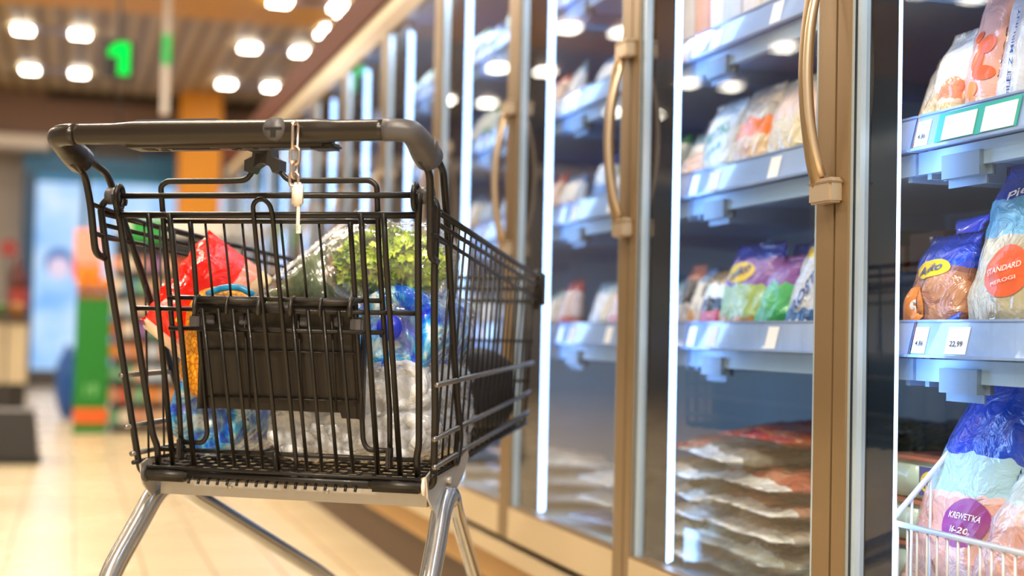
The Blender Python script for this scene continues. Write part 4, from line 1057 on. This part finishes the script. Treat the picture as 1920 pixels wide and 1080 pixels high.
# checkout signs
sg = empty('checkout_sign', (.24, 10, 2.62)); tag(sg, 'black hanging sign with a glowing green figure 1', 'sign')
mk('sign_box', B(-.095, .095, .0, .06, -.13, .125), M['black'], sg)
mk('hanger_rod', B(-.012, .012, .02, .04, .125, 1.18), M['dplastic'], sg)
M['green'] = emis('green_light', '#08e04a', 1.6)
bm = bmesh.new(); g_ = [(.072, .112), (.072, -.112), (-.004, -.112), (-.004, .020), (-.070, .005), (-.070, .062), (-.010, .112)]
a = [bm.verts.new((x, -.004, z)) for x, z in g_]; b = [bm.verts.new((x, -.001, z)) for x, z in g_]
bm.faces.new(a); bm.faces.new(b[::-1])
for k in range(len(g_)): bm.faces.new((a[k], a[(k+1) % len(g_)], b[(k+1) % len(g_)], b[k]))
mk('green_figure', bm, M['green'], sg)
s2 = empty('hanging_sign', (.665, 12, 2.55)); tag(s2, 'pale hanging post carrying a narrow green light, right of the figure 1 sign', 'sign')
mk('post', B(-.03, .03, .0, .04, 0, 1.07), pbr('pale_post', '#c9c0b8', .5), s2)
mk('green_lamp', B(-.035, .035, -.02, 0, .42, .66), emis('green_glow', '#5fe070', .9), s2)
# ceiling lamps
M['lampe'] = emis('lamp_light', '#fff6e2', 30)
M['lampb'] = pbr('lamp_housing', '#8f8ca6', .5)
def lamp():
    root = empty('ceiling_lamp', (0, 0, 3.8))
    mk('housing', B(-.34, .34, -.09, .09, -.03, 0), M['lampb'], root)
    for s in (-1, 1): mk('lamp_square', B(s*.275-.085, s*.275+.085, -.115, .115, -.045, -.031), M['lampe'], root)
    return root
lp = lamp(); first = True
cols = [(-.30, 'above the checkout sign'), (1.96, 'above the freezer header'), (-2.6, 'out over the shop floor'), (-4.9, 'far out to the left')]
rows = [(15.1, 'farther row but one'), (17.45, 'farthest row'), (12.75, 'third row'), (10.4, 'fourth row'), (8.0, 'fifth row'), (5.6, 'sixth row'), (3.2, 'seventh row')]
for cx, ca in cols:
    for ry, ra in rows:
        o = lp if first else copy_tree(lp); first = False
        o.location = (cx, ry, 3.8 if not 10.95 < ry < 13.8 else 3.775); tag(o, 'twin square ceiling lamp %s, %s from the back' % (ca, ra), 'ceiling lamp', 'twin square ceiling lamps')
for (cx, cy, lb) in ((2.36, 13.95, 'lengthwise ceiling lamp just left of the freezer header, farther one'), (2.36, 12.85, 'lengthwise ceiling lamp just left of the freezer header, nearer one')):
    o = copy_tree(lp); o.location = (cx, cy, 3.8 if cy > 13.9 else 3.775); o.rotation_euler = (0, 0, PI/2); o.scale = (.6, 1, 1); tag(o, lb, 'ceiling lamp', 'lengthwise ceiling lamps')
# gondola with products
gd = empty('display_shelving', (.95, 11.2, 0)); tag(gd, 'dark shelving unit full of small packets behind the trolley, left half', 'shelving')
mk('unit_body', B(-.66, .55, 0, .4, 0, 1.64), M['dplastic'], gd)
rnd = random.Random(5)
mk('header_sign', B(-.66, .2, -.06, -.02, 1.50, 1.64), pbr('white_header', '#e8e4de', .5), gd)
mk('green_sign', B(-.56, -.30, -.07, -.06, 1.45, 1.62), pbr('green_print2', '#1f9c3c', .5), gd)
for i in range(9): mk('unit_shelf', B(-.66, .55, -.16, 0, .05+i*.165, .065+i*.165), M['gplastic'], gd)
pc = ['#e2b08c', '#d85a3c', '#c9d8e8', '#e8903c', '#9a6cb0', '#e8dcc8', '#5c9ac0', '#f0c8a8', '#d89a7c', '#7cb48c']
pmt = [pbr('packet', c, .5) for c in pc]
for i in range(9):
    for j in range(13):
        if i == 8 and j < 9: continue
        o = mk('snack_packet', B(-.04, .04, -.05, .0, 0, .085+.03*rnd.random(), bev=0), pmt[(rnd.randrange(10) if i > 3 else rnd.choice((0, 3, 5, 7, 8, 9, 2)))]) if (i, j) == (0, 0) else src.copy()
        if (i, j) == (0, 0): src = o
        else:
            COL.objects.link(o)
            me = src.data if False else None
        if (i, j) != (0, 0):
            key = rnd.randrange(10)
            if key not in globals().setdefault('_pk', {}):
                d = src.data.copy(); d.materials.clear(); d.materials.append(pmt[key]); _pk[key] = d
            o.data = _pk[key]
        o.location = (.30+.093*j, 11.12, .065+i*.165)
        tag(o, 'small packet, %s from left on %s level of dark shelving' % (['first', 'second', 'third', 'fourth', 'fifth', 'sixth', 'seventh', 'eighth', 'ninth', 'tenth', 'eleventh', 'twelfth', 'thirteenth'][j], ['lowest', 'second', 'third', 'fourth', 'fifth', 'sixth', 'seventh', 'eighth', 'topmost'][i]), 'snack packet', 'packets on the dark shelving unit')
# green stand with fruit
gs = empty('display_stand', (.14, 11, 0)); tag(gs, 'tall green display stand with an orange stripe left of the shelving', 'display stand')
mk('stand_body', B(-.125, .125, 0, .25, 0, 1.0, bev=.01), pbr('green_board', '#0c7a1c', .45), gs)
mk('orange_stripe', B(-.12, .12, -.006, .0, .075, .185), pbr('orange_board', '#e0601c', .5), gs)
text_plane('19', (0, -.008, .32), (1, 0, 0), (0, 0, 1), .09, .10, pbr('pale_green_ink', '#7cc87c', .5), gs)
cr = tag(mk('fruit_crate', B(-.12, .12, -.02, .2, 1.0, 1.06), pbr('crate_brown', '#8a5a30', .6)), 'shallow brown crate of fruit on the green stand', 'crate'); cr.location = (.14, 11.02, .0)
for k in range(8):
    bm = bmesh.new(); bmesh.ops.create_icosphere(bm, subdivisions=3, radius=.05)
    o = mk('orange_fruit', bm, pbr('orange_peel', '#e0861c', .5, bump=.1) if k == 0 else M['peel'], None, True); M['peel'] = o.data.materials[0]
    o.location = (.06+.085*(k % 3), 11.06+.1*((k//3) % 2), 1.11+(.075 if k >= 6 else 0)); tag(o, 'orange fruit in the crate on the green stand, %s' % ['front left', 'front middle', 'front right', 'rear left', 'rear middle', 'rear right', 'upper left', 'upper middle'][k], 'orange', 'oranges on the green stand')
pg = empty('price_sign', (.09, 11.1, 0)); tag(pg, 'orange-red price sign on a stick above the green stand', 'price sign')
mk('sign_board', B(-.10, .10, -.01, .01, 1.14, 1.52), pbr('salmon_board', '#f0a08c', .5), pg); mk('sign_stripe', B(-.10, .10, -.016, -.010, 1.14, 1.25), pbr('red_board', '#e8401c', .5), pg)
mk('sign_pole', B(-.01, .01, 0.16, .18, 0, 1.3), M['gplastic'], pg)
# blue bag beside
bm = bmesh.new(); bmesh.ops.create_icosphere(bm, subdivisions=4, radius=1)
for v in bm.verts: v.co = V((v.co.x*.10, v.co.y*.12, v.co.z*.31+.31))*(1+noise.noise(v.co*2)*.1)
o = tag(mk('blue_sack', bm, pbr('blue_sack', '#1a4f9c', .5), None, True), 'dark blue sack standing left of the green stand', 'sack'); o.location = (-.03, 12.6, 0)
# black upturned tub at the left edge
bm = bmesh.new(); f0 = [(-.235, -.2, 0), (.235, -.2, 0), (.235, .2, 0), (-.235, .2, 0)]; f1 = [(-.20, -.17, .30), (.20, -.17, .30), (.20, .17, .30), (-.20, .17, .30)]
a = [bm.verts.new(v) for v in f0]; b = [bm.verts.new(v) for v in f1]; bm.faces.new(a[::-1]); bm.faces.new(b)
for k in range(4): bm.faces.new((a[k], a[(k+1) % 4], b[(k+1) % 4], b[k]))
bt = mk('plastic_tub', bm, M['dplastic']); bt.location = (-.40, 8.75, 0); tag(bt, 'black upturned plastic tub on the floor at the left edge', 'tub')
mk('tub_rim', B(-.245, .245, -.21, .21, 0, .03, bev=.006), M['black'], bt)
# market stall at far left
st = empty('produce_stall', (-.75, 14.2, 0)); tag(st, 'cream produce stall at the left edge of the photo', 'produce stall')
mk('stall_body', B(-.5, .33, 0, .6, .24, .80), pbr('cream_board', '#cfc2a4', .5), st); mk('stall_base', B(-.5, .33, .05, .55, 0, .24), M['dplastic'], st)
mk('stall_rim', B(-.5, .35, -.03, .62, .80, .86), pbr('dark_rim', '#5a4a3c', .5), st)
for k in range(5):
    bm = bmesh.new(); bmesh.ops.create_icosphere(bm, subdivisions=3, radius=.075)
    o = mk('produce', bm, pbr('brown_produce', ['#8a5a2c', '#6a4a24', '#b07a3c', '#4c6a2c', '#9a6a34'][k], .6, var=.2), None, True); o.location = (-1.14+.155*k, 14.33, .935)
    tag(o, 'round %s vegetable on the produce stall, %s from the left' % (['brown', 'dark brown', 'tan', 'green', 'brown'][k], posn[k]), 'vegetable', 'vegetables on the produce stall')
bm = bmesh.new(); lathe(bm, [(.001, 0), (.095, .0), (.095, .35), (.08, .42), (.03, .52), (.03, .60), (.001, .60)], 24)
o = mk('red_bottle', bm, pbr('red_brown_bottle', '#5c2a26', .3), None, True); o.location = (-.53, 14.62, .86)

mk('bottle_label', (lambda bm: (lathe(bm, [(.097, .1), (.097, .28)], 24), bm)[1])(bmesh.new()), pbr('red_label', '#b04a44', .4), o)
tag(o, 'dark red bottle standing on the stall at the left', 'bottle')
rd = empty('round_sign', (-.56, 13.2, 0)); tag(rd, 'small round dark red sign on a thin stand at the left edge', 'sign')
mk('disc', (lambda bm: cyl(bm, (0, 0, 1.46), (0, .02, 1.46), .075, n=24))(bmesh.new()), pbr('dark_red_disc', '#8a2c28', .4), rd); mk('stand_pole', B(-.01, .01, .02, .04, 0, 1.46), M['gplastic'], rd)
dv = empty('hanging_screen', (.38, 15, 2.50)); tag(dv, 'dark screen hanging from the ceiling just below the handle at the left', 'screen')
mk('screen_case', B(-.24, .24, 0, .08, 0, .13), M['dplastic'], dv); mk('hanger_rod', B(-.01, .01, .03, .05, .13, 1.3), M['dplastic'], dv)

# ------------------------------------------------------------------ light
def area(name, loc, size, power, col, rot=(0, 0, 0), sy=None):
    l = bpy.data.lights.new(name, 'AREA'); l.energy = power; l.color = col; l.size = size
    if sy: l.shape = 'RECTANGLE'; l.size_y = sy
    o = bpy.data.objects.new(name, l); o.location = loc; o.rotation_euler = rot; COL.objects.link(o); return o
warm = (1, .86, .68)
for (x, y, p) in ((-.3, 3.2, 50), (-.3, 5.6, 75), (-.3, 8.0, 90), (-.3, 10.4, 90), (-2.6, 5.6, 70), (-2.6, 10.4, 70), (-.3, 15.1, 120), (1.96, 15.1, 60), (-.3, .6, 80), (-1.2, -1.2, 240), (.2, -2.2, 260)):  # last two are unseen fill lamps added behind the camera to brighten the trolley
    area('ceiling_and_fill_light', (x, y, 3.72), .5, p, warm)
for k in range(NB-1, -1, -1):
    if k > 5: continue
    y = Y0+W*k
    area('case_fill', (FX+.10, y-W/2, 1.905), .04, 3, (.62, .83, 1), (0, 0, 0), .7)  # fill lamp added at the case top, no known fixture there
wd = bpy.data.worlds.new('world'); sc.world = wd; wd.use_nodes = True
bg = wd.node_tree.nodes['Background']; bg.inputs[0].default_value = (1, .86, .70, 1); bg.inputs[1].default_value = .55

sc.view_settings.view_transform = 'Standard'; sc.view_settings.look = 'None'
sc.view_settings.exposure = 0.0; sc.view_settings.gamma = 1; sc.view_settings.use_curve_mapping = False
